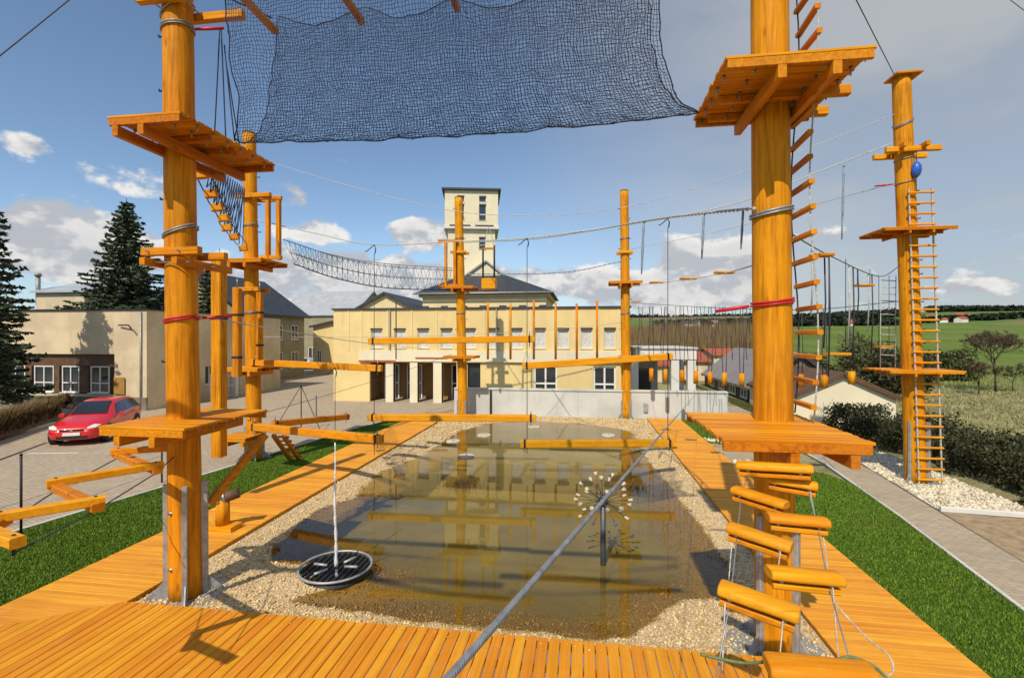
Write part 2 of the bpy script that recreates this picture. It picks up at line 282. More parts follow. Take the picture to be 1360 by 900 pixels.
# ------------------------------------------------------------------ mesh helpers
Z = Vector((0, 0, 1))
def frame(p0, p1, up=Z):
    t = (p1-p0).normalized(); s = t.cross(up)
    if s.length < 1e-4: s = t.cross(Vector((0, 1, 0)))
    s.normalize(); u = s.cross(t).normalized(); return t, s, u
class MB:
    def __init__(s): s.v = []; s.f = []; s.sm = []
    def ring(s, pts):
        i = len(s.v); s.v += [tuple(p) for p in pts]; return list(range(i, i+len(pts)))
    def face(s, idx, smooth=False): s.f.append(tuple(idx)); s.sm.append(smooth)
    def loft(s, rings, cap=True, smooth=False, closed=True):
        n = len(rings[0])
        for a, b in zip(rings, rings[1:]):
            for i in range(n if closed else n-1):
                j = (i+1) % n; s.face((a[i], a[j], b[j], b[i]), smooth)
        if cap: s.face(rings[0][::-1]); s.face(rings[-1])
        return s
    def beam(s, p0, p1, w, h, up=Z, ch=0.01):
        p0 = Vector(p0); p1 = Vector(p1); t, a, b = frame(p0, p1, up); c = min(ch, w*.3, h*.3)
        pr = [(w/2, h/2-c), (w/2-c, h/2), (-w/2+c, h/2), (-w/2, h/2-c), (-w/2, -h/2+c), (-w/2+c, -h/2), (w/2-c, -h/2), (w/2, -h/2+c)]
        s.loft([s.ring([p+a*x+b*y for x, y in pr]) for p in (p0, p1)]); return s
    def box(s, c, size, rz=0.0):
        x, y, z = (q/2 for q in size); m = Matrix.Rotation(rz, 3, 'Z'); c = Vector(c)
        r = [s.ring([c+m @ Vector((sx*x, sy*y, k*z)) for sx, sy in ((-1, -1), (1, -1), (1, 1), (-1, 1))]) for k in (-1, 1)]
        s.loft(r); return s
    def bx(s, x0, x1, y0, y1, z0, z1): return s.box(((x0+x1)/2, (y0+y1)/2, (z0+z1)/2), (x1-x0, y1-y0, z1-z0))
    def cyl(s, p0, p1, r0, r1=None, n=12, smooth=True, cap=True):
        p0 = Vector(p0); p1 = Vector(p1); r1 = r0 if r1 is None else r1; t, a, b = frame(p0, p1)
        rs = [s.ring([p+(a*math.cos(k*2*math.pi/n)+b*math.sin(k*2*math.pi/n))*r for k in range(n)]) for p, r in ((p0, r0), (p1, r1))]
        s.loft(rs, cap, smooth); return s
    def tube(s, pts, r, n=5, smooth=True, closed=False):
        pts = [Vector(p) for p in pts]; rings = []
        for i, p in enumerate(pts):
            if closed: t = pts[(i+1) % len(pts)]-pts[i-1]
            else: t = pts[min(i+1, len(pts)-1)]-pts[max(i-1, 0)]
            t.normalize(); a = t.cross(Z if abs(t.z) < 0.95 else Vector((0, 1, 0))).normalized(); b = a.cross(t).normalized()
            rr = r[i] if isinstance(r, (list, tuple)) else r
            rings.append(s.ring([p+(a*math.cos(k*2*math.pi/n)+b*math.sin(k*2*math.pi/n))*rr for k in range(n)]))
        if closed: rings.append(rings[0])
        s.loft(rings, not closed, smooth); return s
    def prism(s, poly, vec):
        vec = Vector(vec); a = s.ring([Vector(p) for p in poly]); b = s.ring([Vector(p)+vec for p in poly]); s.loft([a, b]); return s
    def poly(s, pts): s.face(s.ring(pts)); return s
    def build(s, name, mat, parent=None, origin=None):
        o0 = Vector(origin) if origin is not None else (parent_world(parent) if parent else Vector((0, 0, 0)))
        me = bpy.data.meshes.new(name)
        me.from_pydata([(x-o0.x, y-o0.y, z-o0.z) for x, y, z in s.v], [], s.f)
        me.polygons.foreach_set('use_smooth', s.sm)
        bm = bmesh.new(); bm.from_mesh(me); bmesh.ops.recalc_face_normals(bm, faces=bm.faces); bm.to_mesh(me); bm.free()
        me.materials.append(MATS[mat]); o = bpy.data.objects.new(name, me); col.objects.link(o)
        if parent: o.parent = parent; o.location = o0-parent_world(parent)
        else: o.location = o0
        return o
def parent_world(p):
    v = Vector((0, 0, 0))
    while p: v += p.location; p = p.parent
    return v
def tag(o, label=None, cat=None, group=None, kind=None):
    if label: o['label'] = label
    if cat: o['category'] = cat
    if group: o['group'] = group
    if kind: o['kind'] = kind
    return o
def thing(name, loc, label, cat, group=None):
    o = bpy.data.objects.new(name, None); col.objects.link(o); o.location = loc; o.empty_display_size = 0.2; return tag(o, label, cat, group)
def struct(name, mb, mat): return tag(mb.build(name, mat), kind='structure')
def inst(src, name, parent, loc, scale=(1, 1, 1), rz=0.0):
    o = bpy.data.objects.new(name, src); col.objects.link(o); o.parent = parent; o.location = loc; o.scale = scale; o.rotation_euler = (0, 0, rz); return o
def curve(pts, n=8):
    """Catmull-Rom through surveyed points"""
    P = [Vector(p) for p in pts]; P = [P[0]*2-P[1]]+P+[P[-1]*2-P[-2]]; out = []
    for i in range(1, len(P)-2):
        a, b, c, d = P[i-1:i+3]
        for k in range(n):
            t = k/n; out.append(0.5*((2*b)+(c-a)*t+(2*a-5*b+4*c-d)*t*t+(3*b-a-3*c+d)*t**3))
    return out+[P[-2]]
def sag(p, q, s, n=16):
    p = Vector(p); q = Vector(q); return [p.lerp(q, i/n)-Z*(4*s*(i/n)*(1-i/n)) for i in range(n+1)]
def np_mesh(name, verts, faces_tri, mat, parent=None, rnd=None, smooth=False):
    """big triangle soups straight from numpy"""
    me = bpy.data.meshes.new(name); nv = len(verts); nf = len(faces_tri)
    me.vertices.add(nv); me.vertices.foreach_set('co', np.asarray(verts, np.float32).ravel())
    me.loops.add(nf*3); me.loops.foreach_set('vertex_index', np.asarray(faces_tri, np.int32).ravel())
    me.polygons.add(nf); me.polygons.foreach_set('loop_start', np.arange(0, nf*3, 3, dtype=np.int32)); me.polygons.foreach_set('loop_total', np.full(nf, 3, np.int32))
    if smooth: me.polygons.foreach_set('use_smooth', np.ones(nf, bool))
    if rnd is not None:
        at = me.attributes.new('rnd', 'FLOAT', 'POINT'); at.data.foreach_set('value', np.asarray(rnd, np.float32))
    me.update(calc_edges=True); me.materials.append(MATS[mat]); o = bpy.data.objects.new(name, me); col.objects.link(o)
    if parent: o.parent = parent
    return o
def scatter_shape(base_v, base_f, pos, scale, yaw=None, squash=None, jitter=0.0):
    """instances of a small shape baked into one triangle soup"""
    n = len(pos); m = len(base_v); yaw = RNG.uniform(0, 6.28, n) if yaw is None else yaw
    c, s = np.cos(yaw)[:, None], np.sin(yaw)[:, None]
    bv = np.repeat(base_v[None], n, 0)
    if jitter: bv = bv*(1+RNG.uniform(-jitter, jitter, bv.shape))
    x = bv[:, :, 0]*c-bv[:, :, 1]*s; y = bv[:, :, 0]*s+bv[:, :, 1]*c; z = bv[:, :, 2]
    v = np.stack([x, y, z], 2)*np.asarray(scale).reshape(n, -1, 1 if np.ndim(scale) == 1 else 3)+np.asarray(pos)[:, None, :]
    f = base_f[None]+(np.arange(n)*m)[:, None, None]
    return v.reshape(-1, 3), f.reshape(-1, 3), np.repeat(RNG.uniform(0, 1, n), m)
OCT_V = np.array([[1, 0, 0], [0, .8, 0], [-1, 0, 0], [0, -.8, 0], [0, 0, .62], [0, 0, -.62]]); OCT_F = np.array([[0, 1, 4], [1, 2, 4], [2, 3, 4], [3, 0, 4], [1, 0, 5], [2, 1, 5], [3, 2, 5], [0, 3, 5]])
def in_poly(px, py, poly):
    ins = np.zeros(px.shape, bool); n = len(poly)
    for i in range(n):
        x0, y0 = poly[i]; x1, y1 = poly[(i+1) % n]
        c = ((y0 > py) != (y1 > py)) & (px < (x1-x0)*(py-y0)/(y1-y0+1e-12)+x0); ins ^= c
    return ins
def seg_dist(px, py, poly):
    d = np.full(px.shape, 1e9); n = len(poly)
    for i in range(n):
        ax, ay = poly[i]; bx, by = poly[(i+1) % n]; dx, dy = bx-ax, by-ay; L = dx*dx+dy*dy+1e-12
        t = np.clip(((px-ax)*dx+(py-ay)*dy)/L, 0, 1); d = np.minimum(d, np.hypot(px-ax-t*dx, py-ay-t*dy))
    return d
# ------------------------------------------------------------------ ground
def vnoise(x, y, s, seed=0):
    return (np.sin(x*s*1.7+seed)+np.sin(y*s*1.3+seed*2.1)+np.sin((x+y)*s*0.9+seed*.7)+np.sin((x-y)*s*2.3+seed*1.9)*.6)/3.6
def terrain_h(x, y):
    d = np.hypot(x, y); t = np.clip((d-62)/340, 0, 1); h = 11.5*t*t*(3-2*t)
    t2 = np.clip((d-380)/700, 0, 1); h = h+31*t2*t2*(3-2*t2)
    return h+t2*8*vnoise(x, y, 0.006, 3)+np.clip((d-900)/800, 0, 1)*6*vnoise(x, y, .004, 1)
def make_ground():
    def axis(h0, h1):
        a = list(np.arange(-60, 60.1, 4.0))+[h0, h1]; q = 60.0; st = 6.0
        while q < 3000: q += st; st *= 1.22; a += [q, -q]
        return np.array(sorted(set(a)))
    xs = axis(-8.0, 4.4); ys = axis(0.5, 24.6)
    X, Y = np.meshgrid(xs, ys, indexing='ij'); H = terrain_h(X, Y)-0.03
    nx, ny = X.shape; idx = np.arange(nx*ny).reshape(nx, ny); tris = []
    for i in range(nx-1):
        for j in range(ny-1):
            cx = (xs[i]+xs[i+1])/2; cy = (ys[j]+ys[j+1])/2
            if -8.0 < cx < 4.4 and 0.5 < cy < 24.6: continue
            tris += [(idx[i, j], idx[i+1, j], idx[i+1, j+1]), (idx[i, j], idx[i+1, j+1], idx[i, j+1])]
    tag(np_mesh('ground', np.stack([X, Y, H], 2).reshape(-1, 3), np.array(tris), 'terrain', smooth=True), kind='structure')
make_ground()
def sheet(name, pts, z, mat, thick=0.05):
    m = MB(); m.prism([(p[0], p[1], z-thick) for p in pts], (0, 0, thick)); return struct(name, m, mat)
# decks run round the pond
XL0, XL1, XR0, XR1, YF = -8.38, -6.68, 3.12, 4.66, 6.38
YB = 24.55
ZD = 0.09
# car park / plaza on the left
CP = [(-60, 2), (-12.6, 2), (-10.9, 13.0), (-9.9, 20.3), (-9.4, 22.2), (-8.4, 23.2), (-6.1, 24.2), (-6.1, 32), (-14, 110), (-60, 110)]
sheet('car_park', CP, 0.012, 'car_park_paver')
# left lawn
LAWN_L = [(-8.42, 2), (-8.42, 23.1), (-9.2, 22.3), (-9.8, 20.3), (-10.8, 13.0), (-12.5, 2)]
sheet('lawn', LAWN_L, 0.02, 'lawn')
PATHL = [(6.33, 2.0), (6.33, 7.8), (7.0, 12.0), (7.6, 16.8), (7.7, 22.0), (7.6, 30)]
PATHR = [(8.9, 30), (8.9, 22), (8.62, 16.2), (8.1, 12.6), (7.75, 9.8), (7.7, 2.0)]
sheet('path', PATHL+PATHR, 0.016, 'paver_path')
LAWN_R = [(4.70, 2), (6.29, 2), (6.29, 7.8), (6.95, 12.0), (7.3, 14.2), (7.0, 15.5), (4.70, 15.8)]
sheet('lawn', LAWN_R, 0.02, 'lawn')
LAWN_R2 = [(4.70, 19.3), (7.2, 18.6), (8.0, 21.5), (6.7, 24.3), (4.7, 24.5)]
sheet('lawn', LAWN_R2, 0.02, 'lawn')
GRASS_STRIP = [(8.95, 25), (8.95, 31), (9.8, 50), (7.8, 50), (10.0, 31), (10.0, 25)]
# soil strip by the path and bed of pale stones round the far right pole
SOIL_R = [(7.74, 2), (7.78, 9.8), (8.14, 12.5), (10.2, 12.2), (10.0, 2)]
sheet('soil_strip', SOIL_R, 0.008, 'path_soil')
STONE_BED = [(8.16, 12.55), (8.66, 16.2), (9.1, 19.0), (10.3, 18.4), (10.3, 12.3)]
sheet('stone_bed', STONE_BED, 0.012, 'pale_stone')
def kerb(pts, name='kerb', w=0.08, h=0.06, mat='grey_wall'):
    m = MB()
    for a, b in zip(pts, pts[1:]): m.beam((a[0], a[1], h/2), (b[0], b[1], h/2), w, h)
    return struct(name, m, mat)
kerb(LAWN_L[2:], 'lawn_edging'); kerb(PATHL, 'path_edging', 0.06, 0.05); kerb(STONE_BED[:1]+STONE_BED[4:], 'bed_edging', 0.08, 0.12, 'white_wall')
# ------------------------------------------------------------------ pond
OUT_PX = [(385, 797), (430, 806), (560, 823), (700, 838), (800, 848), (835, 846), (858, 832), (880, 808), (905, 796), (962, 793), (972, 778), (962, 745),
          (922, 690), (882, 640), (853, 600), (840, 576), (820, 568), (760, 562), (700, 558), (650, 562), (612, 572), (590, 585), (570, 600), (545, 612), (505, 628), (470, 660), (430, 674),
          (385, 706), (360, 733), (366, 745), (402, 748), (470, 758), (486, 764), (468, 773)]
OUT = [tuple(G(u, v, -0.06).xy) for u, v in OUT_PX]
def bed_h(x, y):
    d = seg_dist(x, y, OUT); ins = in_poly(x, y, OUT); wob = 0.05*vnoise(x, y, 3.0, 2)+0.03*vnoise(x, y, 7.0, 5)
    sd_ = np.where(ins, d, -d)+wob
    zo = -0.06+np.clip(-sd_/0.55, 0, 1)*0.075; zi = -0.06-np.clip(sd_/1.9, 0, 1)**0.8*0.48
    return np.where(sd_ < 0, zo, zi)+0.008*vnoise(x, y, 9, 1)
def make_bed():
    xs = np.arange(XL1-0.06, XR0+0.08, 0.07); ys = np.arange(YF-0.06, YB+0.2, 0.07)
    X, Y = np.meshgrid(xs, ys, indexing='ij'); H = bed_h(X, Y); nx, ny = X.shape; i = np.arange(nx*ny).reshape(nx, ny)
    a, b, c, d = i[:-1, :-1].ravel(), i[1:, :-1].ravel(), i[1:, 1:].ravel(), i[:-1, 1:].ravel()
    tag(np_mesh('pond_bed', np.stack([X, Y, H], 2).reshape(-1, 3), np.concatenate([np.stack([a, b, c], 1), np.stack([a, c, d], 1)]), 'gravel_bed', smooth=True), kind='structure')
make_bed()
def make_water():
    xs = np.linspace(XL1, XR0, 84); ys = np.linspace(YF, YB, 152); X, Y = np.meshgrid(xs, ys, indexing='ij'); nx, ny = X.shape; i = np.arange(nx*ny).reshape(nx, ny)
    a, b, c, d = i[:-1, :-1].ravel(), i[1:, :-1].ravel(), i[1:, 1:].ravel(), i[:-1, 1:].ravel()
    tag(np_mesh('pond_water', np.stack([X, Y, np.full(X.shape, -.06)], 2).reshape(-1, 3), np.concatenate([np.stack([a, b, c], 1), np.stack([a, c, d], 1)]), 'water', rnd=np.clip(-.06-bed_h(X, Y), 0, 1).ravel(), smooth=True), kind='structure')
make_water()
def make_pebbles():
    n = 42000; x = RNG.uniform(XL1+0.02, XR0-0.02, n); y = YF+0.02+(RNG.uniform(0, 1, n)**1.35)*(YB-YF); h = bed_h(x, y)
    k = h > -0.053; x, y, h = x[k], y[k], h[k]; n = len(x)
    s = RNG.lognormal(math.log(0.020), 0.30, n)*(1+np.clip((y-12)/16, 0, 1)*0.7)
    v, f, r = scatter_shape(OCT_V, OCT_F, np.stack([x, y, h+s*0.25], 1), s, jitter=0.28)
    tag(np_mesh('gravel', v, f, 'pebble', rnd=r, smooth=False), 'loose tan gravel bordering the pond', 'gravel', kind='stuff')
    n = 22000; x = RNG.uniform(XL1+0.02, XR0-0.02, n); y = YF+0.02+RNG.uniform(0, 1, n)*9; h = bed_h(x, y); k = (h < -0.05) & (h > -0.34); x, y, h = x[k], y[k], h[k]; n = len(x)
    s = RNG.lognormal(math.log(0.020), 0.30, n); v, f, r = scatter_shape(OCT_V, OCT_F, np.stack([x, y, h+s*0.2], 1), s, jitter=0.28)
    tag(np_mesh('submerged_gravel', v, f, 'pebble_wet', rnd=r), 'wet brown gravel under the shallow water of the pond', 'gravel', kind='stuff')
    P = np.array(STONE_BED); n = 9000; x = RNG.uniform(8, 10.4, n); y = RNG.uniform(12.2, 19, n); k = in_poly(x, y, STONE_BED); x, y = x[k], y[k]; n = len(x)
    s = RNG.lognormal(math.log(0.04), 0.3, n); v, f, r = scatter_shape(OCT_V, OCT_F, np.stack([x, y, 0.012+s*0.3], 1), s, jitter=0.28)
    tag(np_mesh('pale_stones', v, f, 'pebble_white', rnd=r), 'bed of pale stones round the far right pole', 'stones', kind='stuff')
make_pebbles()
def stray_pebbles():
    n = 130; x = RNG.uniform(XL1+.2, XR0-.2, n); y = YF-np.abs(RNG.normal(0, .12, n)); n2 = 150; y2 = RNG.uniform(7, 20, n2); sd = RNG.integers(0, 2, n2); x2 = np.where(sd == 0, XL1-np.abs(RNG.normal(0, .15, n2)), XR0+np.abs(RNG.normal(0, .15, n2)))
    x = np.concatenate([x, x2]); y = np.concatenate([y, y2]); s = RNG.lognormal(math.log(0.010), 0.3, n+n2)
    v, f, r = scatter_shape(OCT_V, OCT_F, np.stack([x, y, ZD+s*.45], 1), s, jitter=0.28); tag(np_mesh('stray_gravel', v, f, 'pebble', rnd=r), 'stray pebbles kicked onto the deck boards beside the pond gravel', 'gravel', kind='stuff')
def grass(name, poly, n, hmin, hmax, mat, label, z=0.02, near=None, wid=0.010):
    P = np.array(poly); x0, y0 = P.min(0); x1, y1 = P.max(0)
    x = RNG.uniform(x0, x1, n); y = RNG.uniform(y0, y1, n)
    k = in_poly(x, y, poly)
    if near is not None: k &= (y > near)
    x, y = x[k], y[k]; n = len(x); x = x+RNG.normal(0, .022, n); y = y+RNG.normal(0, .03, n); h = RNG.uniform(hmin, hmax, n); a = RNG.uniform(0, 6.28, n); w = wid*(1+np.clip((y-8)/12, 0, 1)); b = RNG.uniform(0, 6.28, n); ln = h*RNG.uniform(.1, .7, n)
    hh = terrain_h(x, y)+z
    p0 = np.stack([x+np.cos(a)*w, y+np.sin(a)*w, hh], 1); p1 = np.stack([x-np.cos(a)*w, y-np.sin(a)*w, hh], 1); p2 = np.stack([x+np.cos(b)*ln, y+np.sin(b)*ln, hh+h], 1)
    v = np.stack([p0, p1, p2], 1).reshape(-1, 3); f = np.arange(n*3).reshape(-1, 3)
    return tag(np_mesh(name, v, f, mat, rnd=np.repeat(RNG.uniform(0, 1, n), 3)), label, 'grass', kind='stuff')
grass('grass', LAWN_L, 300000, 0.018, 0.052, 'grass_blade', 'mown green lawn between the left deck and the car park', near=4)
grass('grass', LAWN_R, 95000, 0.018, 0.052, 'grass_blade', 'mown green lawn strip between the right deck and the paved path', near=4.5)
grass('grass', LAWN_R2, 30000, 0.04, 0.08, 'grass_blade', 'small green lawn patch by the grey wall end')
grass('verge_grass', GRASS_STRIP, 30000, 0.05, 0.13, 'shrub_leaf', 'rough verge grass beside the grey roofed shed')
# small side basin at the right deck with stones
def side_basin():
    c = G(962, 600); m = MB(); ring = [(c.x+1.5*math.cos(a)*(1+.12*math.sin(3*a)), c.y+1.7*math.sin(a), 0.026) for a in np.linspace(0, 6.2, 22)]
    m.poly(ring); struct('side_pool_water', m, 'water'); mb = MB(); mb.poly([(x, y, 0.022) for x, y, z in ring]); struct('side_pool_bed', mb, 'gravel_bed')
    n = 420; a = RNG.uniform(0, 6.28, n); rr = RNG.normal(1.55, 0.14, n); x = c.x+rr*np.cos(a)*(1+.12*np.sin(3*a)); y = c.y+rr*1.13*np.sin(a); s = RNG.uniform(.05, .13, n)
    k = x > XR1+0.1; v, f, r = scatter_shape(OCT_V, OCT_F, np.stack([x, y, s*.35+.02], 1)[k], s[k], jitter=0.3)
    tag(np_mesh('edge_stones', v, f, 'pebble_white', rnd=r), 'ring of pale rocks round the small side pool', 'stones', kind='stuff')
side_basin()
# ------------------------------------------------------------------ board decks
PITCH = 0.147; BW = 0.1415; BT = 0.028
def unit_board(axis):
    m = MB()
    if axis == 0: m.beam((-.5, 0, 0), (.5, 0, 0), BW, BT, ch=0.005)
    else: m.beam((0, -.5, 0), (0, .5, 0), BW-.0055, BT, ch=0.006)
    me = bpy.data.meshes.new('deck_board'); me.from_pydata(m.v, [], m.f); me.materials.append(MATS['deck_x' if axis == 0 else 'deck_y'])
    bm = bmesh.new(); bm.from_mesh(me); bmesh.ops.recalc_face_normals(bm, faces=bm.faces); bm.to_mesh(me); bm.free(); return me
UBX, UBY = unit_board(0), unit_board(1)
def deck(name, x0, x1, y0, y1, axis, lo=None, hi=None):
    m = MB()
    if axis == 0:
        for x in (x0+0.04, x1-0.04, (x0+x1)/2): m.beam((x, y0, ZD-BT-0.05), (x, y1, ZD-BT-0.05), 0.05, 0.09)
    else:
        for y in np.arange(y0+0.1, y1, 0.6): m.beam((x0, y, ZD-BT-0.05), (x1, y, ZD-BT-0.05), 0.05, 0.09)
        m.beam((x0+1.75, y1-0.04, ZD-BT-0.05), (x1, y1-0.04, ZD-BT-0.05), 0.05, 0.09)
    fr = m.build(name, 'wood_x', origin=((x0+x1)/2, (y0+y1)/2, 0)); tag(fr, kind='structure')
    n = int(round(((y1-y0) if axis == 0 else (x1-x0))/PITCH))
    for i in range(n):
        if axis == 0:
            y = y0+(i+.5)*(y1-y0)/n; a, b = (lo(y) if lo else x0), (hi(y) if hi else x1)
            a -= random.uniform(0, .006); b += random.uniform(0, .006)
            if b-a < 0.1: continue
            if hi and y < YF:
                h = BW/2; m = MB(); m.prism([(a, y-h, ZD-BT), (max(hi(y-h), a+.02), y-h, ZD-BT), (hi(y+h), y+h, ZD-BT), (a, y+h, ZD-BT)], (0, 0, BT)); m.build('deck_board', 'deck_x', fr); continue
            inst(UBX, 'deck_board', fr, (((a+b)/2)-(x0+x1)/2, y-(y0+y1)/2, ZD-BT/2+random.uniform(-.0015, .0015)), (b-a, 1, 1), random.uniform(-.0012, .0012))
        else:
            x = x0+(i+.5)*(x1-x0)/n; a, b = (lo(x) if lo else y0), (hi(x) if hi else y1)
            if b-a < 0.1: continue
            if hi and x < XL1:
                h = (BW-.0055)/2; m = MB(); m.prism([(x-h, a, ZD-BT), (x+h, a, ZD-BT), (x+h, hi(x+h), ZD-BT), (x-h, hi(x-h), ZD-BT)], (0, 0, BT)); m.build('deck_board', 'deck_y', fr); continue
            inst(UBY, 'deck_board', fr, (x-(x0+x1)/2, (a+b)/2-(y0+y1)/2, ZD-BT/2+random.uniform(-.0015, .0015)), (1, b-a, 1), random.uniform(-.0008, .0008))
    return fr
MIT = 0.72
deck('deck_left', XL0, XL1, 4.6, YB, 0, hi=lambda y: XL1 if y > YF else XL1-(YF-y)/MIT-0.01)
deck('deck_front', XL0, XR0-0.01, 2.8, YF, 1, hi=lambda x: YF if x > XL1 else YF-(XL1-x)*MIT)
deck('deck_right', XR0, XR1, 2.8, YB, 0)
stray_pebbles()
# ------------------------------------------------------------------ buildings
def onY(u, v, yp):
    p = W(u, v, 1.0)-Vector((0, 0, CAMZ)); return Vector((0, 0, CAMZ))+p*(yp/p.y)
def facade(m, o, ax, nrm, w, h, openings, depth):
    """front skin of a wall with real openings: quads round each opening and its reveals"""
    o = Vector(o); ax = Vector(ax); nrm = Vector(nrm)
    xs = sorted({0.0, w, *[q for a in openings for q in (a[0], a[1])]}); zs = sorted({0.0, h, *[q for a in openings for q in (a[2], a[3])]})
    P = lambda x, z, d=0.0: o+ax*x+Z*z-nrm*d
    for x0, x1 in zip(xs, xs[1:]):
        for z0, z1 in zip(zs, zs[1:]):
            cx, cz = (x0+x1)/2, (z0+z1)/2
            if any(a[0] < cx < a[1] and a[2] < cz < a[3] for a in openings): continue
            m.poly([P(x0, z0), P(x1, z0), P(x1, z1), P(x0, z1)])
    for (x0, x1, z0, z1) in [a[:4] for a in openings]:
        for (p, q) in (((x0, z0), (x1, z0)), ((x1, z0), (x1, z1)), ((x1, z1), (x0, z1)), ((x0, z1), (x0, z0))):
            m.poly([P(*p), P(*q), P(*q, depth), P(*p, depth)])
def window(root, o, ax, nrm, x0, x1, z0, z1, depth=0.12, fm='white_paint', gm='glass', mull=(1, 1), fw=0.06, sill=True, blind=None, name='window'):
    o = Vector(o); ax = Vector(ax); nrm = Vector(nrm); P = lambda x, z, d: o+ax*x+Z*z-nrm*d
    g = MB(); g.poly([P(x0, z0, depth), P(x1, z0, depth), P(x1, z1, depth), P(x0, z1, depth)]); pane = g.build(name, blind or gm, root)
    f = MB(); dd = depth-0.035
    def bar(a, b, c, d): f.prism([P(a, c, dd+0.03), P(b, c, dd+0.03), P(b, d, dd+0.03), P(a, d, dd+0.03)], nrm*0.055)
    bar(x0, x0+fw, z0, z1); bar(x1-fw, x1, z0, z1); bar(x0+fw, x1-fw, z0, z0+fw); bar(x0+fw, x1-fw, z1-fw, z1)
    nx, nz = mull
    for i in range(1, nx): c = x0+(x1-x0)*i/nx; bar(c-fw*.5, c+fw*.5, z0+fw, z1-fw)
    for i in range(1, nz):
        c = z0+(z1-z0)*i/nz if nz > 2 else z0+(z1-z0)*0.36
        for k in range(nx):
            a = x0+(x1-x0)*k/nx+fw*(.5 if k else 1); b = x0+(x1-x0)*(k+1)/nx-fw*(.5 if k < nx-1 else 1); bar(a, b, c-fw*.5, c+fw*.5)
    f.build('window_frame', fm, pane)
    if sill:
        s = MB(); s.prism([P(x0-.05, z0-.05, -.05), P(x1+.05, z0-.05, -.05), P(x1+.05, z0-.002, -.05), P(x0-.05, z0-.002, -.05)], -nrm*(depth+.02)); s.build('window_sill', fm, pane)
    return pane
def box_walls(m, x0, x1, y0, y1, z0, z1, skip=('front',)):
    if 'left' not in skip: m.poly([(x0, y1, z0), (x0, y0, z0), (x0, y0, z1), (x0, y1, z1)])
    if 'right' not in skip: m.poly([(x1, y0, z0), (x1, y1, z0), (x1, y1, z1), (x1, y0, z1)])
    if 'back' not in skip: m.poly([(x1, y1, z0), (x0, y1, z0), (x0, y1, z1), (x1, y1, z1)])
    if 'front' not in skip: m.poly([(x0, y0, z0), (x1, y0, z0), (x1, y0, z1), (x0, y0, z1)])
def main_building():
    Y = 29.0; L_ = onY(443, 500, Y).x; R_ = onY(836, 500, Y).x; H = onY(640, 410, Y).z
    t = thing('main_building', ((L_+R_)/2, Y, 0), 'long two storey pale yellow building with flat roof behind the pond', 'building')
    X = lambda u: onY(u, 450, Y).x-L_; ZZ = lambda v: onY(640, v, Y).z
    ops = []; up = []; gf = []; pw = []
    for k in range(11):
        u = 500+31*k; q = (X(u-7.5), X(u+7.5), ZZ(462), ZZ(437)); up.append(q)
    for a, b in ((709, 740), (788, 818)): pw.append((X(a), X(b), ZZ(521), ZZ(485)))
    for a, b in ((491, 513), (523, 545), (555, 576), (587, 607), (621, 638)): gf.append((X(a), X(b), 0.02, ZZ(482)))
    ops = up+pw
    o = Vector((L_, Y, 0)); ax = (1, 0, 0); nr = (0, -1, 0); wdt = R_-L_
    m = MB(); zb = ZZ(478)
    facade(m, o+Z*zb, ax, nr, wdt, H-zb, [(a, b, c-zb, d-zb) for a, b, c, d in up], 0.14)
    m.build('wall', 'yellow_plaster', t)
    m = MB(); facade(m, o, ax, nr, wdt, zb, pw, 0.16)  # ground floor with portico openings cut below
    m.v.clear(); m.f.clear(); m.sm.clear()
    facade(m, o, ax, nr, wdt, zb, pw+[(a, b, 0.0, d) for a, b, c, d in gf[:4]]+[(gf[4][0], gf[4][1], 0.3, gf[4][3])], 0.2)
    box_walls(m, L_, R_, Y, Y+14, 0, H)
    w = m.build('wall', 'yellow_plaster', t)
    m = MB(); m.bx(L_-.1, R_+.1, Y-.1, Y+14.1, H, H+.1); m.build('roof_coping', 'slate', t)
    m = MB(); m.bx(L_+X(478), R_+.06, Y-.16, Y-.004, ZZ(480.5), ZZ(466)); m.build('string_course', 'cream', t)
    m = MB(); m.bx(L_+X(478), L_+X(527), Y-.19, Y-.165, ZZ(481.8), ZZ(479)); m.build('roof_tile_edge', 'red_tile', t); m = MB(); m.bx(L_+X(553), L_+X(595), Y-.19, Y-.165, ZZ(476.5), ZZ(474.7)); m.build('roof_tile_edge', 'red_tile', t)
    # slim pilaster strips
    for u in (463, 480, 515, 547, 580, 611, 643, 674, 705, 735, 765, 795, 822):
        m = MB(); m.bx(L_+X(u)-.05, L_+X(u)+.05, Y-.03, Y+.02, ZZ(466), H-.002); m.build('pilaster', 'pale_yellow', t)
    for a, b, c, d in up:
        pn = window(t, o, ax, nr, a, b, c, d, 0.13, 'white_wall', blind='blind_grey', fw=.05, name='shuttered_window')
        m = MB(); m.bx(L_+a-.02, L_+b+.02, Y-.06, Y-.003, d, d+.07); m.build('shutter_box', 'dark_iron', pn)
    for a, b, c, d in pw: window(t, o, ax, nr, a, b, c, d, 0.14, mull=(2, 2), fw=.10)
    # portico: deep bay behind the columns
    m = MB(); a0, b0 = gf[0][0]-.1, gf[3][1]+.1; yb = Y+1.9
    m.poly([(L_+a0, yb, 0), (L_+b0, yb, 0), (L_+b0, yb, 2.6), (L_+a0, yb, 2.6)]); m.poly([(L_+a0, Y+.2, 0), (L_+a0, yb, 0), (L_+a0, yb, 2.6), (L_+a0, Y+.2, 2.6)]); m.poly([(L_+b0, Y+.2, 0), (L_+b0, yb, 0), (L_+b0, yb, 2.6), (L_+b0, Y+.2, 2.6)])
    m.poly([(L_+a0, Y+.2, 2.55), (L_+b0, Y+.2, 2.55), (L_+b0, yb, 2.55), (L_+a0, yb, 2.55)]); m.build('porch_wall', 'porch_shade_brown', t)
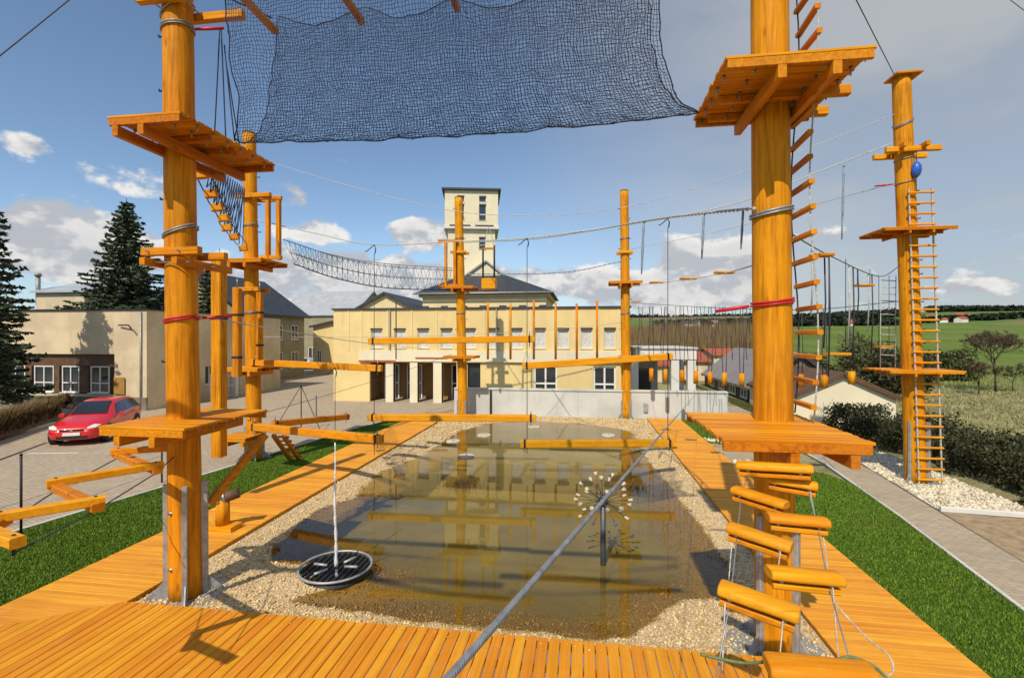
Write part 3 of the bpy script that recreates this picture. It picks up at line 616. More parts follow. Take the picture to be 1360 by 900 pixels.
    for i, (a, b, c, d) in enumerate(gf):
        if i == 4: window(t, o, ax, nr, a, b, 0.3, d, 0.18, 'dark_iron', mull=(1, 2)); continue
        if i in (0, 1, 3):
            xc = L_+a+(b-a)*.62; dm = MB(); dm.bx(xc-.42, xc+.5, yb-.06, yb-.004, 0.02, 2.2); dr = dm.build('door', 'glass', t)
            f = MB()
            for q in ((xc-.48, xc-.40, 0, 2.26), (xc+.48, xc+.56, 0, 2.26), (xc-.40, xc+.48, 2.19, 2.26), (xc-.40, xc+.48, 1.0, 1.08)): f.bx(q[0], q[1], yb-.1, yb-.062, q[2], q[3])
            f.build('door_frame', 'white_paint', dr)
    for u0, u1 in ((513, 523), (545, 555), (576, 587), (607, 620)):
        m = MB(); m.bx(L_+X(u0), L_+X(u1), Y-.10, Y+.3, 0, ZZ(481)); m.build('column', 'cream', t)
    for u in (500, 640, 810):
        m = MB(); m.beam((L_+X(u)+.9, Y-.08, zb+.0), (L_+X(u)+.9, Y-.08, H), .07, .07); m.build('downpipe', 'galv', t)
main_building()
def hip_hall():
    d = 46; y0 = onY(645, 400, d).y; x0 = onY(552, 400, d).x; x1 = onY(735, 400, d).x; ze = onY(640, 389, d).z; zr = onY(640, 366, d+5).z
    t = thing('hip_roof_hall', ((x0+x1)/2, d, 0), 'pale hall with dark slate hipped roof rising behind the yellow building', 'building')
    m = MB(); m.bx(x0+.7, x1-.7, d, d+11, 0, ze); m.build('wall', 'pale_yellow', t)
    m = MB(); m.bx(x0+.4, x1-.4, d-.25, d+11.2, ze-.35, ze); m.build('cornice', 'cream', t)
    m = MB(); a = m.ring([(x0, d-.6, ze), (x1, d-.6, ze), (x1, d+11.6, ze), (x0, d+11.6, ze)]); xa, xb = onY(612, 366, d+5).x, onY(672, 366, d+5).x
    b = m.ring([(xa, d+5, zr), (xb, d+5, zr), (xb, d+6, zr), (xa, d+6, zr)]); m.loft([a, b]); r = m.build('roof', 'slate', t)
    for x in np.linspace(x0+1, x1-1, 7):
        m = MB(); m.bx(x-.35, x+.35, d-.05, d-.004, ze-2.4, ze-1.2); m.build('window', 'glass', t)
    g = MB(); g.tube([(x0-.05, d-.68, ze-.06), (x1+.05, d-.68, ze-.06)], .09, 6); g.build('gutter', 'galv', r)
hip_hall()
def clock_tower():
    d = 57; x0 = onY(592, 300, d).x; x1 = onY(661, 300, d).x; zt = onY(620, 253, d).z; zc = onY(620, 300, d).z; w = x1-x0
    t = thing('lookout_tower', ((x0+x1)/2, d, 0), 'tall square cream tower with shallow dark roof and tall windows', 'tower')
    m = MB(); o = Vector((x0, d, zc)); X = lambda u: onY(u, 300, d).x-x0; ZZ = lambda v: onY(640, v, d).z
    ops = [(X(608), X(617), ZZ(292)-zc, ZZ(270)-zc), (X(636), X(645.5), ZZ(292)-zc, ZZ(270)-zc), (X(608), X(617), ZZ(267)-zc, ZZ(259)-zc), (X(636), X(645.5), ZZ(267)-zc, ZZ(259)-zc)]
    facade(m, o, (1, 0, 0), (0, -1, 0), w, zt-zc, ops, .3); box_walls(m, x0, x1, d, d+w, zc, zt); up = m.build('wall', 'cream', t)
    for q in ops: window(t, o, (1, 0, 0), (0, -1, 0), *q, .28, 'white_wall', mull=(1, 2 if q[3]-q[2] > 1.2 else 1), fw=.07)
    m = MB(); s = .35; lo = onY(620, 410, d).z-1; ow = (X(636)-s, X(645)-s, ZZ(330)-lo, ZZ(313)-lo)
    facade(m, Vector((x0+s, d+s, lo)), (1, 0, 0), (0, -1, 0), w-2*s, zc-lo, [ow], .3); box_walls(m, x0+s, x1-s, d+s, d+w-s, lo, zc); m.build('shaft', 'cream', t)
    window(t, Vector((x0+s, d+s, lo)), (1, 0, 0), (0, -1, 0), *ow, .28, 'white_wall', mull=(1, 2), fw=.07)
    m = MB(); m.bx(x0-.1, x1+.1, d-.1, d+w+.1, zc-.35, zc-.002); m.build('cornice', 'white_wall', t)
    for a, b in ((598, 625), (631, 655)):
        m = MB(); m.bx(x0+X(a), x0+X(b), d-.14, d-.104, zc-.05, zc+.08) ; m.build('slot', 'dark_iron', t)
    m = MB(); z1 = onY(620, 245, d).z; a = m.ring([(x0-.35, d-.35, zt), (x1+.35, d-.35, zt), (x1+.35, d+w+.35, zt), (x0-.35, d+w+.35, zt)]); a2 = m.ring([(x0-.35, d-.35, zt+.2), (x1+.35, d-.35, zt+.2), (x1+.35, d+w+.35, zt+.2), (x0-.35, d+w+.35, zt+.2)])
    c = ((x0+x1)/2, d+w/2); b = m.ring([(c[0]-1.2, c[1]-1.2, z1+.1), (c[0]+1.2, c[1]-1.2, z1+.1), (c[0]+1.2, c[1]+1.2, z1+.1), (c[0]-1.2, c[1]+1.2, z1+.1)]); m.loft([a, a2, b]); m.build('roof', 'slate', t)
    # gable of the stair house at the tower's foot
    m = MB(); p = [onY(607, 372, d-2), onY(672, 372, d-2), onY(640, 347, d-2)]; m.prism(p, (0, 2.2, 0)); m.build('stair_gable', 'cream', t)
    m = MB()
    for q in (p[0], p[1]): m.beam(q+Vector((0, -.1, .1)), p[2]+Vector((0, -.1, .1)), .3, .18)
    m.build('gable_trim', 'galv', t)
    t.rotation_euler = (0, 0, math.radians(12))
clock_tower()
def gable_house(name, label, x0, x1, y0, y1, ze, zr, wall, roof, ridge='y', wins=(), over=.3, trim='slate', chim=None, z0=0.0, base=0.0):
    t = thing(name, ((x0+x1)/2, y0, base), label, 'house'); m = MB()
    if ridge == 'y':
        xm = (x0+x1)/2; m.prism([(x0, y0, z0), (x1, y0, z0), (x1, y0, ze), (xm, y0, zr), (x0, y0, ze)], (0, y1-y0, 0)); m.build('wall', wall, t); th = .14
        for s, xa in ((-1, x0), (1, x1)):
            r = MB(); sl = (zr-ze)/(xm-x0); xe = xa+s*over; zee = ze-sl*over
            r.prism([(xe, y0-over, zee+.02), (xm, y0-over, zr+.02), (xm, y0-over, zr+.02+th), (xe, y0-over, zee+.02+th)], (0, y1-y0+2*over, 0)); r.build('roof', roof, t)
        v = MB()
        for s, xa in ((-1, x0), (1, x1)):
            sl = (zr-ze)/(xm-x0); xe = xa+s*over; v.beam((xe, y0-over-.03, ze-sl*over+.06), (xm, y0-over-.03, zr+.06), .05, .22)
        v.build('verge_board', trim, t)
    else:
        ym = (y0+y1)/2; m.prism([(x0, y0, z0), (x0, y1, z0), (x0, y1, ze), (x0, ym, zr), (x0, y0, ze)], (x1-x0, 0, 0)); m.build('wall', wall, t); th = .14
        for s, ya in ((-1, y0), (1, y1)):
            r = MB(); sl = (zr-ze)/(ym-y0); ye = ya+s*over; zee = ze-sl*over
            r.prism([(x0-over, ye, zee+.02), (x0-over, ym, zr+.02), (x0-over, ym, zr+.02+th), (x0-over, ye, zee+.02+th)], (x1-x0+2*over, 0, 0)); r.build('roof', roof, t)
    for (side, a, b, c, d) in wins:
        if side == 'f': o, ax, nr = Vector((x0, y0-.02, z0)), (1, 0, 0), (0, -1, 0)
        elif side == 'r': o, ax, nr = Vector((x1+.02, y0, z0)), (0, 1, 0), (1, 0, 0)
        else: o, ax, nr = Vector((x0-.02, y1, z0)), (0, -1, 0), (-1, 0, 0)
        window(t, o, ax, nr, a, b, c, d, 0.008, mull=(2, 1), fw=.07)
    if chim: c = MB(); c.cyl((chim[0], chim[1], ze-1), (chim[0], chim[1], chim[2]), .16, n=10); c.cyl((chim[0], chim[1], chim[2]), (chim[0], chim[1], chim[2]+.25), .26, .2, n=10); c.build('flue', 'pipe_grey', t)
    return t
pk = onY(512, 390, 44); pl = onY(478, 409, 44); pr_ = onY(546, 409, 44)
gable_house('rear_gable_house', 'small yellow gable peeping over the flat roof of the yellow building', pl.x, pr_.x, 44, 54, pl.z, pk.z, 'pale_yellow', 'slate', 'y')
# left flat-roofed house beside the car park
def left_house():
    Y = 23.7; xr = -23.6; H = 5.5; xl = -46; dep = 12
    t = thing('flat_roof_house', (-30, Y, 0), 'weathered beige flat roofed building with window row behind the red car', 'building')
    o = Vector((xl, Y, 0)); X = lambda u: onY(u, 490, Y).x-xl; ZZ = lambda v: onY(100, v, Y).z
    band = (0.5, X(152), ZZ(523), ZZ(470)); m = MB(); facade(m, o, (1, 0, 0), (0, -1, 0), xr-xl, H, [band], .35); box_walls(m, xl, xr, Y, Y+dep, 0, H, ('front', 'right'))
    sid = [(2.0, 3.0, 0.05, 2.2), (4.2, 5.2, 1.0, 2.2)]
    facade(m, Vector((xr, Y, 0)), (0, 1, 0), (1, 0, 0), dep, H, sid, .25); m.build('wall', 'beige', t)
    m = MB(); m.bx(xr-.22, xr-.0-.23+.02, Y+2, Y+3, 0.05, 2.2); m.build('side_door', 'brown_panel', t)
    window(t, Vector((xr, Y, 0)), (0, 1, 0), (1, 0, 0), *sid[1], .2, mull=(2, 1))
    m = MB(); m.bx(xl, xr+.06, Y-.07, Y-.004, 0, ZZ(526)); m.build('plinth', 'dirty_plinth', t)
    m = MB(); m.bx(xl-.05, xr+.08, Y-.08, Y+dep+.05, H, H+.09); m.build('roof_edge', 'dark_iron', t)
    m = MB(); m.bx(xl+.5, xl+band[1], Y+.2, Y+.34, band[2], band[3]); m.build('window_band_panel', 'brown_panel', t)
    u = 150
    z0, z1 = ZZ(521), ZZ(486); us = [(118, 143), (80, 103), (43, 69), (5, 31), (-33, -7), (-71, -45), (-109, -83)]
    for a, b in us:
        window(t, o, (1, 0, 0), (0, -1, 0), X(a), X(b), z0, z1, 0.15, 'white_paint', mull=(2, 2), fw=.06, sill=True)
    for a, b in [(103, 118), (69, 80), (31, 43), (-7, 5)]:
        m = MB(); m.bx(xl+X(a)+.1, xl+X(b)-.1, Y-.02+.05, Y+.18, z0, z1); m.build('window_pier', 'soil', t)
    m = MB(); m.bx(xl+X(153), xl+X(167), Y-.09, Y-.075+.02, ZZ(522), ZZ(500)); m.build('cupboard_door', 'ochre_panel', t)
    for x in (xl+X(188), ): m = MB(); m.tube([(x, Y-.06, 0.1), (x, Y-.06, H-.1)], .05, 6); m.build('downpipe', 'galv', t)
    m = MB(); m.tube([(xl+X(160), Y-.12, ZZ(432)), (xl+X(176), Y-.25, ZZ(432)), (xl+X(181), Y-.3, ZZ(437))], .04, 6); m.build('lamp_arm', 'dark_iron', t)
left_house()
a = onY(48, 400, 34); b_ = onY(112, 400, 34)
gable_house('roof_top_house', 'beige house with grey metal roof showing above the flat roofed building', a.x, b_.x, 34, 42, onY(60, 388, 34).z, onY(60, 376, 37).z, 'beige', 'metal_roof', 'x', chim=(a.x-.2, 34.3, onY(50, 366, 34).z))
# houses along the street behind
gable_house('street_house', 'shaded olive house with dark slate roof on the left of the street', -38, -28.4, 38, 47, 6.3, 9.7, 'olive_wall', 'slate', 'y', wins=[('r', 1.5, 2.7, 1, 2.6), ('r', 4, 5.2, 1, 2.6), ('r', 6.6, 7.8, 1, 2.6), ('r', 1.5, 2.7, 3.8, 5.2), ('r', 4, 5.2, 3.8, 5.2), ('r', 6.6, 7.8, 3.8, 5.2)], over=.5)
q0 = onY(376, 470, 66); q1 = onY(441, 470, 66)
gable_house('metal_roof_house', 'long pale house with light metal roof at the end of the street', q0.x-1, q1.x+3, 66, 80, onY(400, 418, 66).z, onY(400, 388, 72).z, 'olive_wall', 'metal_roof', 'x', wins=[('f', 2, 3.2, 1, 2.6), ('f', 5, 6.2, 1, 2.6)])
q0 = onY(416, 470, 50); q1 = onY(436, 470, 50)
gable_house('street_annex', 'narrow yellow annex with white pilasters left of the yellow building', q0.x, q1.x+3, 50, 60, onY(420, 434, 50).z, onY(420, 428, 50).z, 'yellow_plaster', 'metal_roof', 'y', wins=[('f', .5, 1.0, 1.2, 2.6)])
# canopy with columns right of the yellow building
def canopy():
    Y = 29.4; x0 = onY(838, 500, Y).x+.25; x1 = onY(925, 500, Y).x; z0 = onY(880, 477, Y).z; z1 = onY(880, 463, Y).z
    t = thing('colonnade', ((x0+x1)/2, Y, 0), 'white open colonnade with flat canopy right of the yellow building', 'colonnade')
    m = MB(); m.bx(x0, x1, Y, Y+6, z0, z1); m.build('canopy', 'white_wall', t); m = MB(); m.bx(x0-.05, x1+.1, Y-.1, Y+6.1, z1, z1+.08); m.build('coping', 'grey_wall', t)
    for u in (843, 897, 919):
        x = onY(u, 500, Y).x; m = MB(); m.bx(x-.22, x+.22, Y+.05, Y+.5, 0, z0); m.build('column', 'white_wall', t)
    for u in (870, 905): x = onY(u, 500, Y+5).x; m = MB(); m.bx(x-.2, x+.2, Y+5.2, Y+5.6, 0, z0); m.build('column', 'white_wall', t)
    m = MB(); m.bx(x0, x0+1.6, Y+3.2, Y+3.4, 0, z0); m.build('back_wall', 'grey_wall', t); m = MB(); m.bx(x0+.5, x0+1.3, Y+3.14, Y+3.196, .02, 2.0); m.build('door', 'glass', t)
    m = MB(); m.bx(x0+2.0, x0+3.2, Y+3.0, Y+3.05, 1.0, 2.1); m.build('notice_board', 'white_paint', t)
canopy()
# low grey wall behind the pond
def pond_wall():
    x0 = onY(604, 540, 24.9).x; x1 = 6.95; t = thing('pond_wall', ((x0+x1)/2, 25, 0), 'low grey rendered wall along the far end of the pond', 'wall')
    xs = [x0, x0+1.95, onY(838, 540, 24.9).x, x1]
    for a, b in zip(xs, xs[1:]):
        m = MB(); m.bx(a+.006, b-.006, 24.75, 25.1, -.05, 1.32); m.build('wall_panel', 'grey_wall', t)
        m = MB(); m.bx(a+.004, b-.004, 24.70, 25.15, 1.322, 1.39); m.build('coping', 'grey_wall', t)
    m = MB(); m.bx(x0+1.9, x0+2.0, 24.68, 24.745, 0, 1.3); m.build('joint_strip', 'dark_iron', t)
    m = MB(); m.bx(3.0, 3.2, 24.66, 24.745, .35, .75); m.build('wall_lamp', 'galv', t)
pond_wall()
# right background: sheds, cottage, red roofs
a = onY(961, 500, 32); 
gable_house('grey_shed', 'long low shed with plain grey roof beyond the wall end', 10.2, 15.2, 31, 43, 1.0, 3.0, 'dirty_plinth', 'grey_roof', 'y', wins=[('l', 2, 3.2, .2, .8), ('l', 4.5, 5.8, .2, .8), ('l', 7.2, 8.5, .2, .8), ('l', 9.6, 10.8, .2, .8)], over=.25)
pk = onY(1113, 498, 24.8); pl = onY(1050, 524, 24.8); pr_ = onY(1190, 531, 24.8)
gable_house('cream_cottage', 'cream gable wall of a low cottage beyond the dark hedge', pl.x, pr_.x, 24.8, 30.5, pl.z-.1, pk.z, 'cream', 'brown_panel', 'y', over=.15, trim='brown_panel')
for (u0, u1, dd, ve, vr, lb) in ((905, 940, 47, 480, 468, 'small red tiled roof beyond the colonnade'), (948, 1000, 62, 472, 464, 'long red tiled barn roof left of the big right pole'), (860, 890, 45, 486, 476, 'red tiled roof seen between the colonnade columns')):
    p = onY(u0, ve, dd); q = onY(u1, ve, dd); gable_house('red_roof_house', lb, p.x, q.x, dd, dd+8, p.z, onY(u0, vr, dd+4).z, 'beige', 'red_tile', 'x')
# village on the far slope: each house a small gabled block
def village():
    base = []
    for i in range(46):
        if i < 30: u = random.uniform(885, 1180); d = random.uniform(330, 420)
        elif i < 38: u = random.uniform(1235, 1300); d = random.uniform(420, 520)
        else: u = random.uniform(1020, 1180); d = random.uniform(430, 520)
        p = W(u, 448, d); h = float(terrain_h(np.array(p.x), np.array(p.y))); w = random.uniform(5, 10); dp = random.uniform(5, 7); e = random.uniform(2.0, 3.2); r = e+random.uniform(1.2, 2.2); rz = random.uniform(-.5, .5)
        base.append((u, d, p, h, w, dp, e, r, rz))
    base.sort(key=lambda q: q[0]); n = len(base)
    cnt = {}; words = ['first', 'second', 'third', 'fourth', 'fifth', 'sixth', 'seventh', 'eighth', 'ninth', 'tenth', 'eleventh', 'twelfth', 'thirteenth', 'fourteenth', 'fifteenth', 'sixteenth', 'seventeenth', 'eighteenth', 'nineteenth', 'twentieth']
    for i, (u, d, p, h, w, dp, e, r, rz) in enumerate(base):
        rf = random.choice(['red_tile', 'red_tile', 'grey_roof', 'slate'])
        where = 'left of the big right pole' if u < 1000 else ('between the right poles' if u < 1200 else 'right of the far right pole'); k = cnt[(rf, where)] = cnt.get((rf, where), -1)+1
        t = thing('village_house', (p.x, p.y, h), 'tiny %s village house, %s from left among those %s' % ({'red_tile': 'red roofed', 'grey_roof': 'grey roofed', 'slate': 'dark roofed'}[rf], words[k], where), 'house', 'distant village houses with %s roofs %s' % (rf.split('_')[0], where))
        t.rotation_euler = (0, 0, rz)
        for nm, mt, mk in (('wall', 'village_wall', 0), ('roof', rf, 1)):
            m = MB()
            if mk == 0: m.prism([(-w/2, -dp/2, -3), (-w/2, dp/2, -3), (-w/2, dp/2, e), (-w/2, 0, r), (-w/2, -dp/2, e)], (w, 0, 0))
            else:
                for s in (-1, 1): m.prism([(-w/2-.3, s*(dp/2+.3), e-.2), (-w/2-.3, 0, r+.15), (-w/2-.3, 0, r+.5), (-w/2-.3, s*(dp/2+.3), e+.15)], (w+.6, 0, 0))
            o = m.build(nm, mt, None); o.parent = t; o.location = (0, 0, 0)
village()
# ------------------------------------------------------------------ rope course: poles with platforms
PB = MB(); PB.beam((-.5, 0, 0), (.5, 0, 0), .132, .034, ch=.006)
def mesh_of(mb, name, mat):
    o = mb.build(name, mat); me = o.data; bpy.data.objects.remove(o); return me
PBM = mesh_of(PB, 'platform_board', 'wood_x')
def bolt_mesh():
    m = MB(); m.cyl((0, 0, -.10), (0, 0, .0), .009, n=6); m.cyl((0, 0, -.03), (0, 0, -.012), .024, n=6); return mesh_of(m, 'bolt', 'steel')
BOLT = bolt_mesh()
class Pole:
    def __init__(s, label, base, top, r0, r1):
        s.b = Vector((base.x, base.y, 0)); s.t = Vector(top); s.r0, s.r1 = r0, r1
        s.root = thing('course_pole', s.b, label, 'pole', 'round timber poles of the rope course')
        m = MB(); n = 20; k = 40; rings = []; ph = random.uniform(0, 6)
        for i in range(k+1):
            f = i/k; c = s.b.lerp(s.t, f); c.z = s.t.z*f-(.05 if i == 0 else 0); r = r0+(r1-r0)*f
            rings.append(m.ring([c+Vector((math.cos(a)*r*(1+.012*math.sin(3*a+ph+f*9)+.008*math.sin(f*40+a)), math.sin(a)*r*(1+.012*math.sin(2*a+ph*2+f*7)), 0)) for a in (j*2*math.pi/n for j in range(n))]))
        m.loft(rings, True, True); s.shaft = m.build('shaft', 'pole_wood', s.root)
        # drying cracks: thin dark slivers down the shaft
    def at(s, z): f = z/s.t.z; c = s.b.lerp(s.t, f); c.z = z; return c
    def rad(s, z): return s.r0+(s.r1-s.r0)*z/s.t.z
    def platform(s, x0, x1, y0, y1, z, bolts=False, k=1.0):
        c = s.at(z); m = MB(); r = s.rad(z)
        for sx in (-1, 1):
            xx = min(max(c.x+sx*(r+.05), x0+.12), x1-.12); m.beam((xx, y0+.0, z-.034-.17*k), (xx, y1-.02, z-.034-.17*k), .09*k, .14*k, ch=.008)
        for yy in (y0+.03, y1-.03): m.beam((x0+.02, yy, z-.034-.05*k), (x1-.02, yy, z-.034-.05*k), .05, .098*k, ch=.006)
        for sy in (-1, 1): m.beam((x0+.15, c.y+sy*(r+.035), z-.034-.055), (x1-.15, c.y+sy*(r+.035), z-.034-.055), .06, .10)
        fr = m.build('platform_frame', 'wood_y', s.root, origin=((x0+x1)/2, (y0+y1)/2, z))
        n = max(4, int(round((y1-y0)/.142)))
        for i in range(n):
            y = y0+(i+.5)*(y1-y0)/n; e = random.uniform(-.012, .012)
            inst(PBM, 'platform_board', fr, (e, y-(y0+y1)/2, -.017+random.uniform(-.002, .002)), (x1-x0, 1, 1))
        if bolts:
            for i in range(n):
                for sx in (-1, 1): inst(BOLT, 'bolt', fr, (sx*(.28 if i % 2 else .5)*(x1-x0)*.9, y0+(i+.5)*(y1-y0)/n-(y0+y1)/2, -.036))
        return fr
    def clamp(s, z, ln, sec=.11, axis='x', off=0.0):
        """pair of short timbers bolted either side of the pole"""
        c = s.at(z); r = s.rad(z)
        for sg in (-1, 1):
            m = MB()
            if axis == 'x': m.beam((c.x-ln/2+off, c.y+sg*(r+sec*.42), z), (c.x+ln/2+off, c.y+sg*(r+sec*.42), z), sec*.8, sec)
            else: m.beam((c.x+sg*(r+sec*.42), c.y-ln/2+off, z), (c.x+sg*(r+sec*.42), c.y+ln/2+off, z), sec*.8, sec)
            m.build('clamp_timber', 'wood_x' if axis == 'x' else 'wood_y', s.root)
        m = MB()
        for q in (-1, 1):
            if axis == 'x': m.cyl((c.x+q*(r+.04), c.y-r-.16, z), (c.x+q*(r+.04), c.y+r+.16, z), .012, n=6)
            else: m.cyl((c.x-r-.16, c.y+q*(r+.04), z), (c.x+r+.16, c.y+q*(r+.04), z), .012, n=6)
        m.build('threaded_rod', 'steel', s.root)
    def wrap(s, z, turns=2, red=None, mat='cable', rr=.012, tilt=.04):
        c = s.at(z); r = s.rad(z)*1.02+rr; pts = []; n = 22*turns
        for i in range(n+1):
            a = i/22*2*math.pi; pts.append(c+Vector((math.cos(a)*r, math.sin(a)*r, tilt*math.sin(a+1)+(i/n-.5)*.07)))
        m = MB(); m.tube(pts, rr, 5); m.build('cable_wrap', mat, s.root)
        if red is not None:
            d = (Vector(red)-c).normalized(); p0 = c+d*(r+.02); m = MB(); m.tube([p0, p0+d*.16, p0+d*.42], [.018, .026, .022], 8); m.build('cable_sleeve', 'red_sleeve', s.root)
    def brackets(s, h=1.75):
        r = s.r0
        for a in (math.radians(q) for q in (-150, -52, 30, 118)):
            c, sn = math.cos(a), math.sin(a); m = MB(); px, py = s.b.x+c*(r+.015), s.b.y+sn*(r+.015)
            m.beam((px, py, -.02), (px, py, h), .075, .10, up=Vector((c, sn, 0))); m.build('steel_bracket', 'galv', s.root)
            f = MB(); f.prism([(px, py, 0), (px+c*.30, py+sn*.30, 0), (px, py, .32)], Vector((-sn, c, 0))*.02); f.build('bracket_gusset', 'galv', s.root)
        m = MB(); m.cyl((s.b.x, s.b.y, -.03), (s.b.x, s.b.y, .018), r+.34, n=18); m.build('base_plate', 'galv', s.root)
        for z in (.5, 1.35):
            m = MB()
            for a in (-101, 75): a = math.radians(a); d = Vector((math.cos(a), math.sin(a), 0)); m.cyl(s.b+Z*z-d*(r+.03), s.b+Z*z+d*(r+.03), .02, n=8)
            m.build('bracket_bolt', 'steel', s.root)
    def steps(s, z0, z1, dz, ang):
        k = 0
        for z in np.arange(z0, z1, dz):
            c = s.at(z); r = s.rad(z); a = ang[k % len(ang)]; k += 1; d = Vector((math.cos(a), math.sin(a), 0))
            m = MB(); m.tube([c+d*r*.9, c+d*(r+.09), c+d*(r+.09)+Z*.03], .014, 6); m.build('step_bolt', 'dark_iron', s.root)
P1 = Pole('big near left pole with platforms at three heights', W(247, 790, 7.6), W(234.5, -90, 7.6), .232, .205)
P5 = Pole('big near right pole with wide platforms and rope ladder', W(1030, 860, 6.3), W(1019.5, -230, 6.3), .24, .215)
P2 = Pole('left rear pole carrying the hanging box frame', W(338, 610, 16), W(331, 178, 16), .235, .20)
P3 = Pole('far centre left pole standing before the yellow building and tower', W(615, 554.5, 24.3), W(609, 263, 24.3), .245, .20)
P4 = Pole('far centre right pole at the corner of the yellow building', W(832, 554.5, 24.3), W(829, 254, 24.3), .24, .205)
P6 = Pole('far right pole with ladder standing on pale stones', W(1217, 640, 13.5), W(1197, 104, 13.5), .255, .215)
# near left pole
P1.brackets(); P1.platform(-6.70, -5.36, 5.95, 7.75, 2.76, True); P1.platform(-6.44, -5.32, 5.85, 7.9, 7.03, True)
P1.clamp(W(245, 335, 7.4).z, .95, .12, 'x', .08); P1.clamp(W(245, 349, 7.4).z, 1.15, .11, 'y', .15)
P1.wrap(W(240, 308, 7.6).z, 2, tilt=.10); P1.wrap(W(240, 424, 7.6).z, 2, red=W(300, 420, 7.9), mat='red_sleeve', rr=.014); P1.wrap(W(240, 40, 7.6).z, 2, red=W(290, 38, 7.7)); P1.wrap(W(240, 15, 7.6).z, 1, tilt=.16)
P1.clamp(W(240, 12, 7.6).z, 1.35, .13, 'x', .25)
P1.steps(3.2, 9.4, .42, [2.6, 3.3])
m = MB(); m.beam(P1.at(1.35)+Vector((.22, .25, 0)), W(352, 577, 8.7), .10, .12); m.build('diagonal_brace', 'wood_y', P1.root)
# near right pole
P5.brackets(); P5.platform(1.44, 2.90, 5.35, 7.2, 2.95, True); P5.platform(1.55, 3.05, 5.6, 7.15, 7.06, True)
P5.wrap(W(1023, 283, 6.3).z, 2, mat='cable', rr=.016, tilt=.05); P5.wrap(W(1025, 402, 6.3).z, 2, red=W(945, 414, 6.6), mat='red_sleeve', rr=.014, tilt=.03)
P5.clamp(W(1023, 140, 6.3).z, .9, .12, 'x', .35)
# rear left
p = P2.at(6.5); P2.platform(p.x-.75, p.x+.85, p.y-.7, p.y+.7, 6.48); p = P2.at(3.1); P2.platform(p.x-.6, p.x+.6, p.y-.6, p.y+.6, 3.05); P2.platform(p.x-.55, p.x+.4, p.y-.9, p.y+.1, .9)
P2.clamp(W(335, 263, 16).z, 1.2, .14, 'x', .3); P2.clamp(W(335, 385, 16).z, .9, .12); P2.wrap(W(335, 300, 16).z, 2); P2.wrap(W(335, 415, 16).z, 2); P2.steps(3.4, 10, .45, [2.6, .4])
P2.brackets(1.1)
def hanging_frame(pl, u0, u1, v0, v1, d, label):
    t = thing('box_frame', W((u0+u1)/2, v1, d), label, 'frame')
    for u in (u0, u1):
        for dy in (0,): m = MB(); m.beam(W(u, v0, d)+Vector((0, dy, 0)), W(u, v1, d)+Vector((0, dy, 0)), .13, .13, up=Vector((0, 1, 0))); m.build('upright', 'pole_wood', t)
    for v in (v0, v1):
        for dy in (0,): m = MB(); m.beam(W(u0-10, v, d)+Vector((0, dy, .08)), W(u1+4, v, d)+Vector((0, dy, .08)), .12, .12); m.build('rail', 'wood_x', t)
hanging_frame(P2, 356, 370, 266, 345, 15.7, 'open box frame of orange timbers beside the left rear pole')
hanging_frame(P3, 592, 604, 322, 381, 24.0, 'open box frame of orange timbers beside the far centre left pole')
# far poles
for P, zs in ((P3, (6.5, 3.1)), (P4, (6.75, 3.0))):
    for z in zs: c = P.at(z); P.platform(c.x-.8, c.x+.8, c.y-.65, c.y+.65, z)
    P.wrap(8.9, 2); P.wrap(5.2, 2); P.clamp(8.2, .8, .12); P.steps(3.4, 10.5, .5, [3.1, 0.1]); P.brackets(.9)
# far right pole
for z, hw, dy in ((W(0, 307, 13.5).z, .86, .62), (W(0, 490, 13.5).z, .88, .66)): c = P6.at(z); P6.platform(c.x-hw-.05, c.x+hw, c.y-dy, c.y+dy, z, False, .55)
z9 = W(0, 203, 13.5).z; P6.clamp(z9, 1.35, .14, 'x', .05); P6.clamp(z9+.06, 1.1, .12, 'y', 0); P6.wrap(9.9, 2, tilt=.12); P6.wrap(8.9, 1); P6.wrap(W(0, 243, 13.5).z, 1, red=W(1165, 247, 13.9)); P6.brackets(1.7); P6.steps(.8, 8.2, .38, [-.15])
m = MB(); c = P6.t; m.box((c.x+.05, c.y, c.z+.03), (.66, .6, .05)); m.build('cap_board', 'wood_x', P6.root)
for P in (P3, P4, P2): m = MB(); m.cyl(P.t, P.t+Z*.04, P.r1*1.06, P.r1*.9, 16); m.build('pole_cap', 'brown_panel', P.root)
# ------------------------------------------------------------------ cables
def cable(label, pts, r=.010, mat='cable', n=5, name='steel_cable'):
    m = MB(); m.tube(pts, r, n); return tag(m.build(name, mat), label, 'cable' if 'rope' not in name else 'rope')
def lerp_d(pix, d0, d1):
    u0, u1 = pix[0][0], pix[-1][0]; return [W(u, v, d0+(d1-d0)*((u-u0)/(u1-u0))) for u, v in pix]
C1 = lerp_d([(341, 292), (420, 310), (497, 325), (600, 321), (700, 316), (800, 303), (888, 289), (985, 268), (1080, 231), (1186, 190)], 16, 13.5)
cable('main grey cable sagging from the left rear pole to the far right pole', curve(C1, 5), .016, 'rope_pale')
C2 = lerp_d([(335, 208), (450, 243), (590, 278), (700, 286), (830, 275), (1000, 224), (1188, 152)], 16, 13.5)
cable('thin topmost safety cable crossing the sky between the rear poles', curve(C2, 6), .010, 'rope_pale')
C6 = [W(1003, 277, 6.2), W(930, 284, 8.4), W(860, 293, 11.2), W(780, 307, 14.5), (W(700, 318, 18)), W(617, 322, 24.1)]
